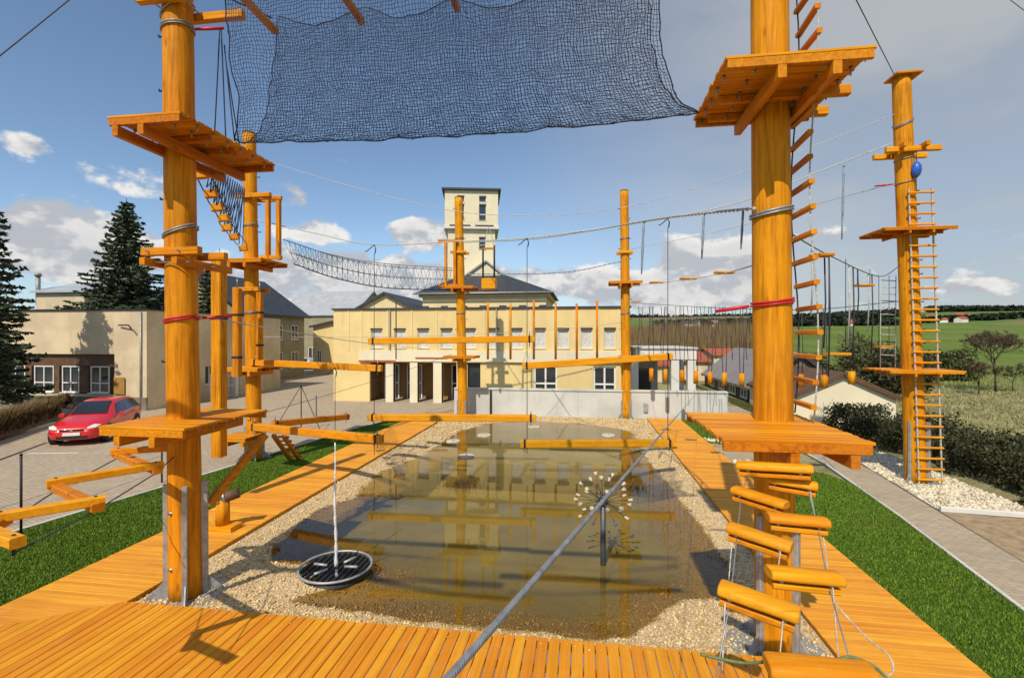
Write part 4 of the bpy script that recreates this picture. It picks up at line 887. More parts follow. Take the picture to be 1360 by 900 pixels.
def twisted(label, pts, r, strands=3, pitch=.3, mat='rope_pale', seg=10, name='twisted_rope', maxd=30, mat2=None):
    P = [Vector(p) for p in pts]; L = [0.0]
    for a, b in zip(P, P[1:]): L.append(L[-1]+(b-a).length)
    tot = L[-1]; n = int(min(tot, maxd)/pitch*seg); m = MB()
    def at(s):
        for i in range(len(P)-1):
            if s <= L[i+1] or i == len(P)-2: return P[i].lerp(P[i+1], (s-L[i])/(L[i+1]-L[i])), (P[i+1]-P[i]).normalized()
    for k in range(strands):
        q = []
        for i in range(n+1):
            s = min(tot, maxd)*i/n; c, t = at(s); a = t.cross(Z).normalized(); b = a.cross(t); ph = s/pitch*2*math.pi/1.0+k*2*math.pi/strands
            q.append(c+(a*math.cos(ph)+b*math.sin(ph))*r*.55)
        m.tube(q, r*.52, 5)
    return tag(m.build(name, mat), label, 'rope')
twisted('thick pale twisted rope running from the near right pole into the distance', curve(C6, 4), .024, 2, .34, 'rope_pale', 8)
C3 = curve([W(620, 364, 24.2), W(745, 362, 24.3), W(826, 347, 24.2)], 6); twisted('pale twisted rope between the two far centre poles', C3, .028, 2, .5, 'rope_blue', 6)
C4 = lerp_d([(838, 331), (960, 306), (1085, 271), (1190, 243)], 24.2, 13.6); cable('thin cable rising from the far centre right pole to the red sleeve', curve(C4, 6), .012, 'rope_pale')
C8 = lerp_d([(1046, 308), (1105, 341), (1168, 367), (1196, 352)], 6.5, 13.4); cable('sagging cable carrying the hanging ropes between near and far right poles', curve(C8, 8), .010, 'cable_dark')
cable('wire leaving the near left pole towards the top left corner', sag(W(-40, 106, 6.2), W(212, -100, 7.4), .02), .009, 'cable_dark')
cable('wire running from the top of the far right pole up and forward', sag(W(1134, -6, 9.0), W(1191, 106, 13.5), .0), .010, 'cable_dark')
cable('wire at the far top right of the sky', sag(W(1335, -5, 11), W(1420, 60, 9), .0), .008, 'cable_dark')
cable('taut grey cable from the near left pole to the street side', sag(W(262, 419, 7.8), W(560, 462, 24.5), .1), .010, 'rope_pale')
cable('cable sagging from the left rear pole across the yellow facade', sag(W(345, 447, 16), W(826, 428, 24.2), .25, 20), .008, 'rope_pale')
cable('lower cable crossing the lawn from the left rear pole', sag(W(350, 548, 15.5), W(600, 470, 24), .1), .008, 'cable_dark')
# near heavy steel cable crossing the view
def heavy():
    a, b = W(560, 941, .42), W(928, 519, 24.85); twisted('heavy twisted grey steel cable sloping from close by to the far wall', [a, b], .0047, 6, .030, 'cable', 12, 'steel_cable', 4.2)
    o = [q for q in col.objects if q.name.startswith('steel_cable')][-1]; o = bpy.data.objects[o.name]; o['category'] = 'cable'
    m = MB(); d = (b-a).normalized(); m.tube([a, a+d*4.0, b], .0040, 8); m.build('cable_core', 'cable', o, origin=a)
heavy()
# ------------------------------------------------------------------ hanging beams over the pond
def hbeam(pa, pb, label, w=.2, h=.2, grp='orange square beams hung across the pond', straps=True):
    pa = Vector(pa); pb = Vector(pb); mid = (pa+pb)/2; t = thing('hanging_beam', mid, label, 'beam', grp)
    m = MB(); m.beam(pa, pb, w, h, ch=.014); m.build('timber', 'log_wood' if abs((pb-pa).x) > abs((pb-pa).y) else 'wood_y', t)
    if straps:
        for f in (.03, .97):
            c = pa.lerp(pb, f); d = (pb-pa).normalized(); m = MB(); m.beam(c-d*.03, c+d*.03, w+.012, h+.012, ch=.01); m.build('strap', 'dark_iron', t)
            m = MB(); m.cyl(c+Z*(h/2), c+Z*(h/2+.12), .014, n=6); m.cyl(c-Z*(h/2+.14), c-Z*(h/2), .012, n=6); m.build('eye_bolt', 'steel', t)
    return t
hbeam(W(490, 453, 15.4), W(710, 450, 15.0), 'high hanging beam right across the front of the yellow building')
hbeam(W(335, 481, 15.8), W(507, 489, 15.3), 'hanging beam starting at the left rear pole, level with the street')
hbeam(W(694, 486, 15.0), W(893, 473, 14.6), 'hanging beam tilted up to the right above the grey wall')
hbeam(W(489, 554, 15.4), W(712, 555, 15.0), 'low hanging beam above the far edge of the pond')
hbeam(W(691, 589, 14.2), W(895, 588, 14.0), 'lowest hanging beam over the far right water')
hbeam(W(362, 563, 15.6), W(462, 553, 18.6), 'short beam lying back over the left lawn, farther of the two')
hbeam(W(334, 566, 14.4), W(507, 583, 12.6), 'beam sloping from the left rear pole over the left deck')
for i, (a, b, lb) in enumerate((((395, 727), (702, 745), 'left'), ((702, 747), (900, 757), 'right'), ((335, 771), (666, 795), 'left'), ((662, 781), (905, 793), 'right'))):
    off = Vector((LDIR.x/-LDIR.z, LDIR.y/-LDIR.z, -1))*-7.9
    hbeam(G(*a, -.25)+off+Z*.25, G(*b, -.25)+off+Z*.25, 'overhead beam above the viewpoint whose shadow falls on the pond, %s of the %s pair' % (lb, 'farther' if i < 2 else 'nearer'), .12, .12, straps=False)
def vcable(u, v0, v1, d, label, grp=None, r=.011, tri=True):
    t = thing('suspension_cable', W(u, v1, d), label, 'cable', grp); m = MB(); m.tube([W(u, v0+12, d), W(u, v1, d)], r, 6); m.build('wire', 'cable_dark', t)
    m = MB(); m.tube([W(u, v0, d), W(u+2, v0+6, d), W(u+1, v0+12, d)], r*1.6, 6); m.build('shackle', 'dark_iron', t)
    if tri: m = MB(); m.tube([W(u, v0, d), W(u-9, v0+8, d), W(u-12, v0+9, d)], r*1.3, 5); m.build('hook', 'dark_iron', t)
for u, v0, v1, d, lb in ((497, 325, 604, 15.35, 'leftmost of the three vertical wires holding the pond beams'), (700, 316, 602, 15.0, 'middle one of the three vertical wires holding the pond beams'), (887, 290, 590, 14.3, 'rightmost of the three vertical wires holding the pond beams'), (445, 488, 588, 15.3, 'short vertical wire above the left water jet')): vcable(u, v0, v1, d, lb)
# hanging vertical posts between the left poles
def vpost(u, v0, v1, d, w, label):
    t = thing('hanging_post', W(u, v1, d), label, 'post', 'squared posts hung upright beside the left poles'); m = MB(); m.beam(W(u, v0, d), W(u, v1, d), w, w, up=Vector((0, 1, 0)), ch=.02); m.build('timber', 'pole_wood', t)
    m = MB(); m.tube([W(u, v0, d), W(u, v0-14, d)], .015, 5); m.build('hanger', 'steel', t)
    for f in (.3, .78): c = W(u, v0+(v1-v0)*f, d); m = MB(); m.beam(c-Z*.03, c+Z*.03, w+.02, w+.02, up=Vector((0, 1, 0))); m.build('strap', 'dark_iron', t)
vpost(291, 344, 606, 11.5, .25, 'thick upright hanging post just right of the near left pole')
vpost(315, 383, 500, 14.5, .20, 'slimmer upright hanging post left of the left rear pole')
vpost(345, 388, 478, 15.4, .16, 'upright post fixed against the left rear pole')
# slim hanging dowels before the yellow facade
for i, u in enumerate((526, 648, 678, 709, 738, 766, 793)):
    d = 23.6; nm = ['far left', 'first', 'second', 'third', 'fourth', 'fifth', 'last'][i]
    m = MB(); m.cyl(W(u, 399+i % 3*2, d), W(u, 477, d), .055 if u > 640 else .03, n=8); o = tag(m.build('hanging_dowel', 'pole_wood' if u > 640 else 'cable_dark'), ('slim orange upright pole before the yellow facade, %s from the left' % nm) if i else 'thin dark upright rod before the left part of the yellow facade', 'pole', 'slim uprights hung before the yellow facade')
# swing box
def swing_box():
    d = 23.8; t = thing('swing_box', W(650, 385, d), 'small orange hanging box seat on four ropes before the tower', 'swing')
    m = MB(); c = W(650, 377, d); m.box((c.x, c.y, c.z), (.66, .6, .5)); m.build('box', 'log_wood', t); m = MB(); m.box((c.x, c.y, c.z-.30), (.75, .7, .08)); m.build('base_board', 'brown_panel', t)
    for u in (641.5, 656.5): m = MB(); m.tube([W(u, 371, d), W(u, 326, d)], .045, 6); m.build('strap', 'dark_iron', t); m = MB(); m.tube([W(u, 326, d), W(649, 300, d)], .012, 5); m.build('rope', 'cable', t)
    m = MB(); m.beam(W(640, 330, d), W(658, 330, d), .07, .09); m.build('spreader', 'wood_x', t)
swing_box()
# ------------------------------------------------------------------ net bridge towards the far pole
def net_bridge():
    t = thing('net_bridge', W(480, 370, 19), 'sagging bridge of dark netting between left rear pole and far centre pole', 'net bridge')
    for off, nm in ((0, 'near'), (.9, 'far')):
        top = curve([W(376, 318, 16.3)+Vector((0, off, 0)), W(440, 338, 18.4)+Vector((0, off, 0)), W(510, 350, 20.6)+Vector((0, off, 0)), W(600, 356, 23.9)+Vector((0, off, 0))], 9)
        m = MB(); m.tube(top, .018, 5); m.build('hand_rope', 'rope_blue', t)
        bot = curve([W(380, 348, 16.3)+Vector((0, .45, 0)), W(440, 368, 18.4)+Vector((0, .45, 0)), W(510, 381, 20.6)+Vector((0, .45, 0)), W(598, 384, 23.9)+Vector((0, .45, 0))], 9)
        for ph in (0, 1):
            z = []
            for i in range(len(top)): z.append(top[i] if (i+ph) % 2 == 0 else bot[i])
            m = MB()
            for a, b in zip(z, z[1:]): s = sag(a, b, .05, 4); m.tube(s, .007, 4)
            m.build('netting', 'rope_navy', t)
        mid = [a.lerp(b, .5) for a, b in zip(top, bot)]; m = MB(); m.tube(mid, .009, 4); m.build('side_rope', 'net_cord', t)
    m = MB(); m.tube(bot, .022, 5); m.build('foot_rope', 'net_cord', t)
net_bridge()
# ------------------------------------------------------------------ big overhead net
def big_net():
    Yc, zb, zr = 6.75, 6.93, 9.25
    t = thing('cargo_net', (-1.8, Yc, zb), 'dark blue cargo net hammock slung high between the two near poles', 'net')
    nq, ns = 100, 142
    q = np.linspace(-1, 1, nq); s = np.linspace(0, 1, ns); S, Q = np.meshgrid(s, q, indexing='ij'); aq = np.abs(Q)
    xl = -4.95-.25*np.exp(-(aq/.12)**2); xr = 1.52-.56*(1-np.exp(-(aq/.22)**1.3)); X = xl+(xr-xl)*S
    Y = Yc+np.sign(Q)*.66*aq**.62; Zv = zb+.02+(zr-zb)*aq**1.25+.10*(1-4*(S-.5)**2)*-1*(1-aq)-.22*aq**4*np.abs(np.sin(S*math.pi*4.0))**1.2*1.0
    end = np.exp(-((1-S)/.05)**2); Zv = Zv*(1-end*.0)+0; Y = Yc+(Y-Yc)*(1-.75*end*(1-aq))
    X = X+.035*vnoise(S*7, Q*3, 6, 1)+RNG.normal(0, .006, X.shape); Zv = Zv+.03*vnoise(S*9, Q*4, 5, 4)+RNG.normal(0, .006, X.shape); Y = Y+.05*vnoise(S*6, Q*5, 4, 2)
    P = np.stack([X, Y, Zv], 2)-np.array([-1.8, Yc, zb])
    def strands(A, r):
        n, k = A.shape[:2]; off = np.array([[0, 1, 0], [.87, -.3, -.4], [-.87, -.3, -.4]]); off2 = np.array([[0, 1, 0], [.0, -.5, .87], [.0, -.5, -.87]])
        tt = np.abs(A[:, -1]-A[:, 0]); use = off2 if tt[:, 0].mean() > 1 else off
        V = (A[:, :, None, :]+use[None, None]*r).reshape(-1, 3); F = []
        idx = np.arange(n*k*3).reshape(n, k, 3)
        for a in range(3):
            b = (a+1) % 3; i0, i1, j0, j1 = idx[:, :-1, a], idx[:, :-1, b], idx[:, 1:, a], idx[:, 1:, b]
            F += [np.stack([i0, i1, j1], -1).reshape(-1, 3), np.stack([i0, j1, j0], -1).reshape(-1, 3)]
        return V, np.concatenate(F)
    for A, nm in ((P, 'cross_cords'), (P.transpose(1, 0, 2), 'long_cords')):
        V, F = strands(np.ascontiguousarray(A), .0043); o = np_mesh(nm, V, F, 'net_cord', t); tag(o, kind='stuff')
    c0 = np.array([-1.8, Yc, zb])
    for k, nm in ((0, 'rim_rope'), (nq-1, 'rim_rope'), (nq//2, 'hem_rope')):
        m = MB(); m.tube([Vector(p) for p in P[::3, k]+c0], .009, 5); m.build(nm, 'net_cord', t)
    for k in (0, -1):
        m = MB(); m.tube([Vector(p) for p in P[k, ::2]+c0], .009, 5); m.build('end_rope', 'net_cord', t)
    for u, v in ((366, 42), (481, 30), (608, 13), (735, -6)):
        a = W(u, v, 8.0); b = a+Vector((-.06, -1.6, .12)); m = MB(); m.beam(a, b, .10, .10); m.build('spreader_bar', 'wood_y', t)
    # tie ropes on the left towards the platform
    for a, b in (((292, 38), (285, 178)), ((294, 40), (300, 185)), ((298, 60), (312, 190)), ((300, 80), (318, 192))): m = MB(); m.tube(sag(W(*a, 7.7), W(*b, 7.9), .03, 6), .010, 5); m.build('tie_rope', 'net_cord', t)
    for (x, z) in ((-5.05, zr), (.97, zr)): m = MB(); m.tube([(x, Yc+.66, z), (x+(-.9 if x < 0 else 1.4), Yc+.2, z+.3)], .014, 5); m.build('tie_rope', 'net_cord', t)
big_net()
# wooden step chain dropping behind the near left platform, with its side net
def step_chain():
    pts = [(266, 232, 8.6), (279, 258, 9.3), (287, 276, 9.9), (296, 290, 10.6), (300, 303, 11.4), (310, 315, 12.4), (322, 330, 14.0)]
    t = thing('step_chain', W(300, 330, 11), 'chain of small wooden blocks curving down behind the near left platform', 'rope bridge')
    P = [W(*p) for p in pts]
    for i, p in enumerate(P): m = MB(); m.beam(p-Vector((.10, .0, 0)), p+Vector((.10, .06, .03)), .11, .15); m.build('block', 'wood_x', t)
    for off in (-.15, .15): m = MB(); m.tube([p+Vector((off, 0, .1)) for p in curve(P, 3)], .012, 5); m.build('rope', 'cable_dark', t)
    top = curve([W(272, 215, 8.6), W(300, 232, 10.5), W(325, 250, 14.5)], 9); bot = curve(P, 5); n = len(top)
    for k in range(n):
        b = bot[min(int(k/(n-1)*(len(bot)-1)), len(bot)-1)]; b2 = bot[min(int(max(0, k-2)/(n-1)*(len(bot)-1)), len(bot)-1)]
        m = MB(); m.tube(sag(top[k], b, .06, 5), .012, 4); m.tube(sag(top[min(k+1, n-1)], b2, .06, 5), .012, 4); m.build('side_cord', 'net_cord', t)
step_chain()
# ------------------------------------------------------------------ zigzag beams on the left
def zigzag():
    z = 2.3; J = [(235, 594), (157, 599), (207, 618), (74, 640), (127, 665), (0, 686), (-30, 700), (18, 718)]; Pt = [G(u, v, z) for u, v in J]
    t = thing('zigzag_bridge', Pt[3], 'zigzag bridge of hinged orange beams leading left from the near left pole', 'beam bridge')
    for i, (a, b) in enumerate(zip(Pt, Pt[1:])):
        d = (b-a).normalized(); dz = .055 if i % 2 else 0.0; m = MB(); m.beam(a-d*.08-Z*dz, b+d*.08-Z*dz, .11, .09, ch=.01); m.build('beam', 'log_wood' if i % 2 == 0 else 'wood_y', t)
        m = MB(); m.cyl(b-Z*.12, b+Z*.055, .014, n=8); m.build('hinge_bolt', 'dark_iron', t)
    for k in (1, 3, 5): m = MB(); m.tube(sag(Pt[k]+Z*.05, P1.at(6.2)+Vector((-.2, -.2, 0)), .0), .006, 5) ; m.build('stay_wire', 'cable', t) if k == 9 else None
    m = MB(); m.tube([Pt[1]-Z*.1, Pt[3]-Z*.1, Pt[5]-Z*.1], .008, 5); m.build('guide_cable', 'cable_dark', t); m = MB(); m.tube([Pt[0]-Z*.1, Pt[2]-Z*.1, Pt[4]-Z*.1, Pt[7]-Z*.1], .008, 5); m.build('guide_cable', 'cable_dark', t)
zigzag()
# ------------------------------------------------------------------ stepping logs on the right
def stepping_logs():
    specs = [((978, 618, 5.0), (1080, 624, 4.7), .075, 'darker log directly under the right platform edge'), ((1019, 636, 4.95), (1086, 647, 4.75), .07, 'stepping log first in the right-hand row below the platform'), ((974, 650, 4.9), (1045, 672, 4.5), .07, 'stepping log first in the left-hand row below the platform'),
             ((1019, 687, 4.2), (1100, 695, 4.1), .072, 'stepping log second in the right-hand row'), ((967, 700, 4.1), (1052, 728, 3.8), .072, 'stepping log second in the left-hand row'),
             ((1020, 760, 3.5), (1117, 770, 3.45), .072, 'stepping log third in the right-hand row'), ((955, 780, 3.2), (1062, 818, 2.95), .072, 'stepping log third in the left-hand row, tilted down'), ((1018, 884, 2.6), (1162, 898, 2.5), .078, 'nearest stepping log at the bottom edge of the picture')]
    ends = []
    for a, b, r, lb in specs:
        a, b = W(*a), W(*b); mid = (a+b)/2; t = thing('stepping_log', mid, lb, 'log', 'stepping logs leading to the near right platform'); d = (b-a).normalized(); sd_ = d.cross(Z).normalized(); up = sd_.cross(d)
        m = MB(); rings = []; n = 16   # split log: rounded top, flat underside, sawn ends with eased edges
        for f, k in ((0, .86), (.012, .95), (.04, 1), (.35, 1.03), (.65, .99), (.96, 1.01), (.988, .96), (1, .87)):
            c = a.lerp(b, f); ring = []
            for j in range(n):
                an = j*2*math.pi/n; cs, sn = math.cos(an), math.sin(an); pw = .62
                x = math.copysign(abs(cs)**pw, cs)*r*1.12; y = math.copysign(abs(sn)**pw, sn)*r*(.62 if sn > 0 else .38)
                ring.append(c+sd_*x*k+up*y*k*(1+.03*math.sin(f*17+j)))
            rings.append(m.ring(ring))
        m.loft(rings, False, True); m.face(rings[0][::-1]); m.face(rings[-1]); m.build('log', 'log_wood', t)
        for f in (.16, .84):
            c = a.lerp(b, f); m = MB(); m.cyl(c-up*r*.3+sd_*r*.4, c-up*(r*.3+.035)+sd_*r*.4, .02, n=8); m.build('clamp', 'steel', t); m = MB(); m.cyl(c-up*r*.3-sd_*r*.9, c-up*(r*.3+.035)-sd_*r*.9, .02, n=8); m.build('clamp', 'steel', t); ends.append(c-up*(r*.3+.03))
        m = MB(); m.beam(a.lerp(b, .04)-up*(r*.38+.042), a.lerp(b, .96)-up*(r*.38+.042), .11, .045); m.build('runner', 'wood_x', t)
    L_ = [ends[i] for i in (0, 4, 8, 12)]; R_ = [ends[i] for i in (1, 3, 7, 11, 15)]
    cable('wire rope linking the left ends of the stepping logs', L_+[W(950, 905, 2.85)], .005, 'cable'); cable('wire rope linking the right ends of the stepping logs', R_, .005, 'cable')
    for i, (u, v0, v1, d, lb) in enumerate(((972, 720, 770, 4.0, 'short pale rope hanging between left stepping logs'), (963, 800, 893, 3.1, 'pale rope hanging below the tilted stepping log'), (1037, 728, 758, 3.8, 'rope hanging from the second left stepping log'), (1076, 652, 692, 4.7, 'pale rope right of the upper stepping logs'), (1092, 700, 760, 4.1, 'rope hanging right of the second stepping log'), (1106, 778, 880, 3.4, 'pale rope hanging to the right deck from the third stepping log'), (1040, 822, 868, 2.95, 'rope between the two nearest stepping logs'))):
        cable(lb, sag(W(u, v0, d), W(u+(8 if i in (3, 4, 5) else -4), v1, d-.1), .0, 6), .0045, 'rope_pale', 5, 'hanging_rope')
    cable('greenish rope looping out from the nearest stepping log', curve([W(1105, 878, 2.7), W(1130, 872, 2.7), W(1160, 884, 2.65), W(1178, 900, 2.6)], 6), .009, 'rope_green', 6, 'hanging_rope')
    cable('greenish rope lying along the gravel edge left of the nearest log', curve([W(930, 868, 2.9), W(960, 875, 2.85), W(990, 880, 2.8), W(1018, 878, 2.7)], 6), .009, 'rope_green', 6, 'hanging_rope')
    cable('thin pink and white rope loop over the right deck', curve([W(1108, 800, 3.4), W(1150, 845, 3.2), W(1180, 870, 3.0), W(1186, 890, 2.9), W(1172, 902, 2.8)], 6), .005, 'rope_pale', 6, 'hanging_rope')
stepping_logs()
# ------------------------------------------------------------------ rope ladder behind the near right pole
def rope_ladder():
    x, y0, y1 = 2.80, 6.42, 7.0; t = thing('rope_ladder', (x, 6.7, 3.0), 'rope ladder with wooden rungs hanging behind the near right pole', 'ladder')
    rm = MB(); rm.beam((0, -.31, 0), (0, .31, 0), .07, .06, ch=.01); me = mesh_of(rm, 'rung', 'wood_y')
    for i, z in enumerate(np.arange(3.15, 9.6, .305)):
        if abs(z-7.0) < .12: continue
        inst(me, 'rung', t, (.05*math.sin(i*.5), .02*math.sin(i*1.3), z-3.0), rz=random.uniform(-.05, .05)); 
    for yy in (-.27, .27):
        m = MB(); m.tube([(x+.05*math.sin(i*.5), 6.7+yy, 3.0+.305*i) for i in range(22)], .010, 5); m.build('side_rope', 'rope_pale' if yy < 0 else 'cable_dark', t)
rope_ladder()
# ladder on the far right pole
def pole_ladder():
    b, tp = W(1236, 642, 13.2), W(1222, 250, 13.2); t = thing('wooden_ladder', (b.x, b.y, 0), 'tall orange ladder standing against the far right pole', 'ladder')
    H = tp.z; n = 28
    for du in (-.28, .28): m = MB(); m.beam(Vector((b.x+du, b.y, 0)), Vector((tp.x+du, tp.y, H)), .035, .05, up=Vector((0, 1, 0))); m.build('rail', 'rope_pale', t)
    for i in range(n):
        f = (i+.6)/n; c = Vector((b.x, b.y, 0)).lerp(Vector((tp.x, tp.y, H)), f); m = MB(); m.beam(c-Vector((.33, .02, 0)), c+Vector((.33, -.02, 0)), .06, .05); m.build('rung', 'log_wood', t)
pole_ladder()
m = MB(); p = W(1217, 226, 13.2); m.tube([p+Z*.22, p+Z*.12, p, p-Z*.13, p-Z*.2], [.05, .11, .12, .09, .03], 10); o = m.build('belay_block', 'blue_plastic'); tag(o, 'small blue belay block hanging beside the far right pole', 'pulley'); mm = MB(); mm.tube([p+Z*.2, p+Z*.55], .012, 5); mm.build('sling', 'cable_dark', o); mm = MB(); mm.tube([p-Z*.18, p-Z*.6], .012, 5); mm.build('tail', 'cable_dark', o)
def side_rope_ladder():
    d = 13.9; t = thing('rope_ladder', W(1180, 505, d), 'pale rope ladder hanging left of the far right pole', 'ladder')
    for u in (1170, 1190): m = MB(); m.tube([W(u, 366, d), W(u-1, 505, d)], .011, 5); m.build('side_rope', 'rope_pale', t)
    for k in range(15): v = 372+9*k; m = MB(); m.tube([W(1170, v, d), W(1190, v+1, d)], .012, 5); m.build('rung', 'rope_pale' if k % 3 else 'cable_dark', t)
side_rope_ladder()
# ------------------------------------------------------------------ swing logs, lanyards and treads on the right
SW = [(865, 23.2), (884, 22.6), (906, 22.0), (924, 21.3), (943, 20.7), (962, 20.0), (985, 19.2), (1063, 17.0), (1095, 16.2), (1131, 15.4)]
for i, (u, d) in enumerate(SW):
    vb = 506+(i*1.1)-(6 if i > 8 else 0); vt = 407+(4 if i > 6 else 0)
    t = thing('swing_log', W(u, vb, d), 'short orange log hung on two ropes, %s from the left of the swing log row' % ['first', 'second', 'third', 'fourth', 'fifth', 'sixth', 'seventh', 'eighth', 'ninth', 'tenth'][i], 'log', 'short logs swinging on ropes on the right')
    m = MB(); m.cyl(W(u, vb-17, d), W(u, vb, d), .10, n=12); m.build('log', 'pole_wood', t)
    for s in (-1, 1): m = MB(); m.tube([W(u+s*2.2, vb-16, d), W(u+s*3.2, vb-48, d), W(u+s*1.5, vt, d)], .014, 5); m.build('rope', 'cable_dark', t)
cable('support cable of the swing logs before the far hills', curve(lerp_d([(838, 402), (960, 409), (1075, 411), (1194, 400)], 24.0, 13.6), 6), .012, 'cable_dark')
for i, u in enumerate((848, 862, 878, 897, 913, 930, 950, 972, 991)):
    d = 24-10.4*(u-838)/356; m = MB(); m.tube([W(u, 407, d), W(u+2, 430, d), W(u-1, 452, d), W(u+1, 478, d)], .013, 4); m.tube([W(u+6, 407, d), W(u+4, 425, d), W(u+5, 445, d)], .010, 4)
    tag(m.build('hanging_rope', 'cable_dark' if i % 2 else 'net_cord'), 'dark rope pair dangling before the thicket, %s from the far centre right pole' % ['first', 'second', 'third', 'fourth', 'fifth', 'sixth', 'seventh', 'eighth', 'ninth'][i], 'rope', 'ropes dangling left of the near right pole')
for i, (u, v0, v1, d) in enumerate(((855, 294, 364, 11.4), (935, 284, 344, 8.2), (987, 279, 331, 6.7), (1121, 216, 318, 13.8))):
    m = MB(); m.tube(sag(W(u, v0, d), W(u-3, v1, d), .0, 6), [q*min(1, d/13) for q in (.028, .034, .026, .036, .03, .026, .015)], 6); tag(m.build('lanyard', 'rope_blue'), ['bluish lanyard hanging right of the far centre right pole', 'bluish lanyard hanging midway to the near right pole', 'bluish lanyard close to the left of the near right pole', 'bluish lanyard hanging between the two right poles'][i], 'rope', 'short lanyards on the upper rope')
for i, (u, v, w, d, lb) in enumerate(((872, 375, 17, 16, 'tread nearest the far centre right pole'), (914, 370, 20, 14, 'middle tread left of the near right pole'), (962, 362, 24, 12, 'tread close to the left of the near right pole'), (845, 400, 12, 23.6, 'lower small tread at the far centre right pole'), (1091, 339, 25, 8.6, 'tread just right of the near right pole'), (1147, 379, 21, 11.1, 'tread midway between the two right poles'), (1112, 470, 28, 9.5, 'lower tread above the cottage'), (1174, 460, 17, 12.4, 'lower tread close to the far right pole'))):
    m = MB(); a, b = W(u-w/2, v, d), W(u+w/2, v, d); m.beam(a, b, .22, .05); t = tag(m.build('hanging_tread', 'wood_x', origin=(a+b)/2), 'flat wooden %s' % lb, 'tread', 'flat treads hung on ropes')
    up_ = (0, 0, 0, 0, 0, .36, 1.84, 1.80)[i]
    for p in (a.lerp(b, .1), a.lerp(b, .9)):
        if up_: m = MB(); m.tube([p, p+Z*up_], .008, 4); m.build('rope', 'cable_dark', t)
cable('thin pale line of rope carrying the flat treads left of the near right pole', curve([W(838, 379, 24), W(872, 376, 16), W(914, 371, 14), W(962, 363, 12), W(1002, 352, 6.4)], 5), .010, 'rope_pale')
for i, (u, v0, v1) in enumerate(((1078, 328, 420), (1095, 338, 462), (1101, 340, 500), (1127, 351, 460), (1133, 354, 480), (1139, 357, 430), (1153, 362, 440), (1158, 364, 470))):
    d = 6.5+(u-1046)*.046; m = MB(); m.tube([W(u, v0, d), W(u+1.5, (v0+v1)/2, d), W(u-1, v1, d)], .014, 5); tag(m.build('hanging_rope', 'cable_dark' if i % 3 else 'rope_pale'), 'vertical rope between the right poles, %s from the near right pole' % ['first', 'second', 'third', 'fourth', 'fifth', 'sixth', 'seventh', 'eighth'][i], 'rope', 'ropes hanging between the right poles')
# ------------------------------------------------------------------ small things round the pond
def mooring():
    b = G(296, 702, ZD); t = thing('rope_bollard', b, 'short wooden bollard with pale roll on the left deck', 'bollard')
    m = MB(); m.box(b+Vector((0, 0, .05)), (.62, .34, .1)); m.build('base_block', 'wood_x', t); m = MB(); m.cyl(b+Z*.1, b+Z*.62, .135, .125, 14); m.build('post', 'pole_wood', t)
    m = MB(); m.cyl(b+Vector((-.10, -.06, .60)), b+Vector((.28, .10, .72)), .11, .10, 10); m.build('head', 'brown_panel', t); m = MB(); m.cyl(b+Vector((-.40, -.18, .50)), b+Vector((-.10, -.06, .60)), .05, .085, 10); m.build('roll', 'rope_pale', t)
    for f in (.0, .5): m = MB(); m.cyl(b+Vector((-.08+.2*f, -.05+.1*f, .605+.06*f)), b+Vector((-.02+.2*f, -.03+.1*f, .625+.06*f)), .125, n=12); m.build('steel_band', 'steel', t)
mooring()
def water_jet():
    b = G(446, 755, 0.0); t = thing('fountain_basin', b, 'round dark grated fountain basin with pale rim at the pond edge', 'fountain'); n = 40; R = .60
    m = MB(); m.tube([b+Vector((math.cos(i/n*6.2832)*R, math.sin(i/n*6.2832)*R, .05)) for i in range(n)], .022, 8, True, True); m.build('rim', 'galv', t)
    m = MB(); m.cyl(b-Z*.3, b+Z*.01, R-.02, n=32); m.build('bowl', 'dark_iron', t)
    for k in np.arange(-.5, .51, .1):
        l = math.sqrt(max(.01, (R-.03)**2-k*k)); m = MB(); m.beam(b+Vector((k, -l, .035)), b+Vector((k, l, .035)), .035, .022); m.build('grate_bar', 'dark_iron', t)
    for a in range(6):
        an = a*1.047; m = MB(); m.tube([b+Vector((math.cos(an)*.16, math.sin(an)*.16, .05)), b+Vector((math.cos(an)*.40, math.sin(an)*.40, .06))], .025, 6); m.build('grate_spoke', 'galv', t)
    m = MB(); pts = []; rr = []
    for i in range(26): f = i/25; pts.append(b+Vector((.006*math.sin(f*9)-.02*f, .006*math.sin(f*7+1), .03+2.15*f))); rr.append((.030-.019*f)*(1+.25*math.sin(i*2.1)))
    m.tube(pts, rr, 7); tag(m.build('water_jet', 'water_jet'), 'thin white jet of water rising from the round basin', 'water jet')
water_jet()
def dandelion():
    b = G(801, 742, -.4); c = W(801, 665, 8.75); t = thing('dandelion_fountain', (c.x, c.y, -.45), 'round dandelion fountain of radiating pipes with white nozzles in the pond', 'fountain')
    m = MB(); m.cyl((c.x, c.y, -.5), (c.x, c.y, c.z), .05, n=12); m.build('stem', 'stem_grey', t); m = MB()
    for i in range(5): m.cyl(c+Z*(.08-.04*i-.02), c+Z*(.08-.04*i+.02), .09*math.cos((i-2)*.5), n=12)
    m.build('hub', 'stem_grey', t); k = 0
    for el, n in ((1.2, 3), (.62, 7), (0.05, 12), (-.55, 7)):
        for j in range(n):
            a = j/n*6.2832+el*2; d = Vector((math.cos(a)*math.cos(el), math.sin(a)*math.cos(el), math.sin(el))); m = MB(); m.cyl(c+d*.07, c+d*.46, .007, n=5); ar = m.build('arm', 'stem_grey', t)
            m = MB(); m.cyl(c+d*.44, c+d*.52, .016, .034, 8); m.build('nozzle', 'pale_stone', ar)
dandelion()
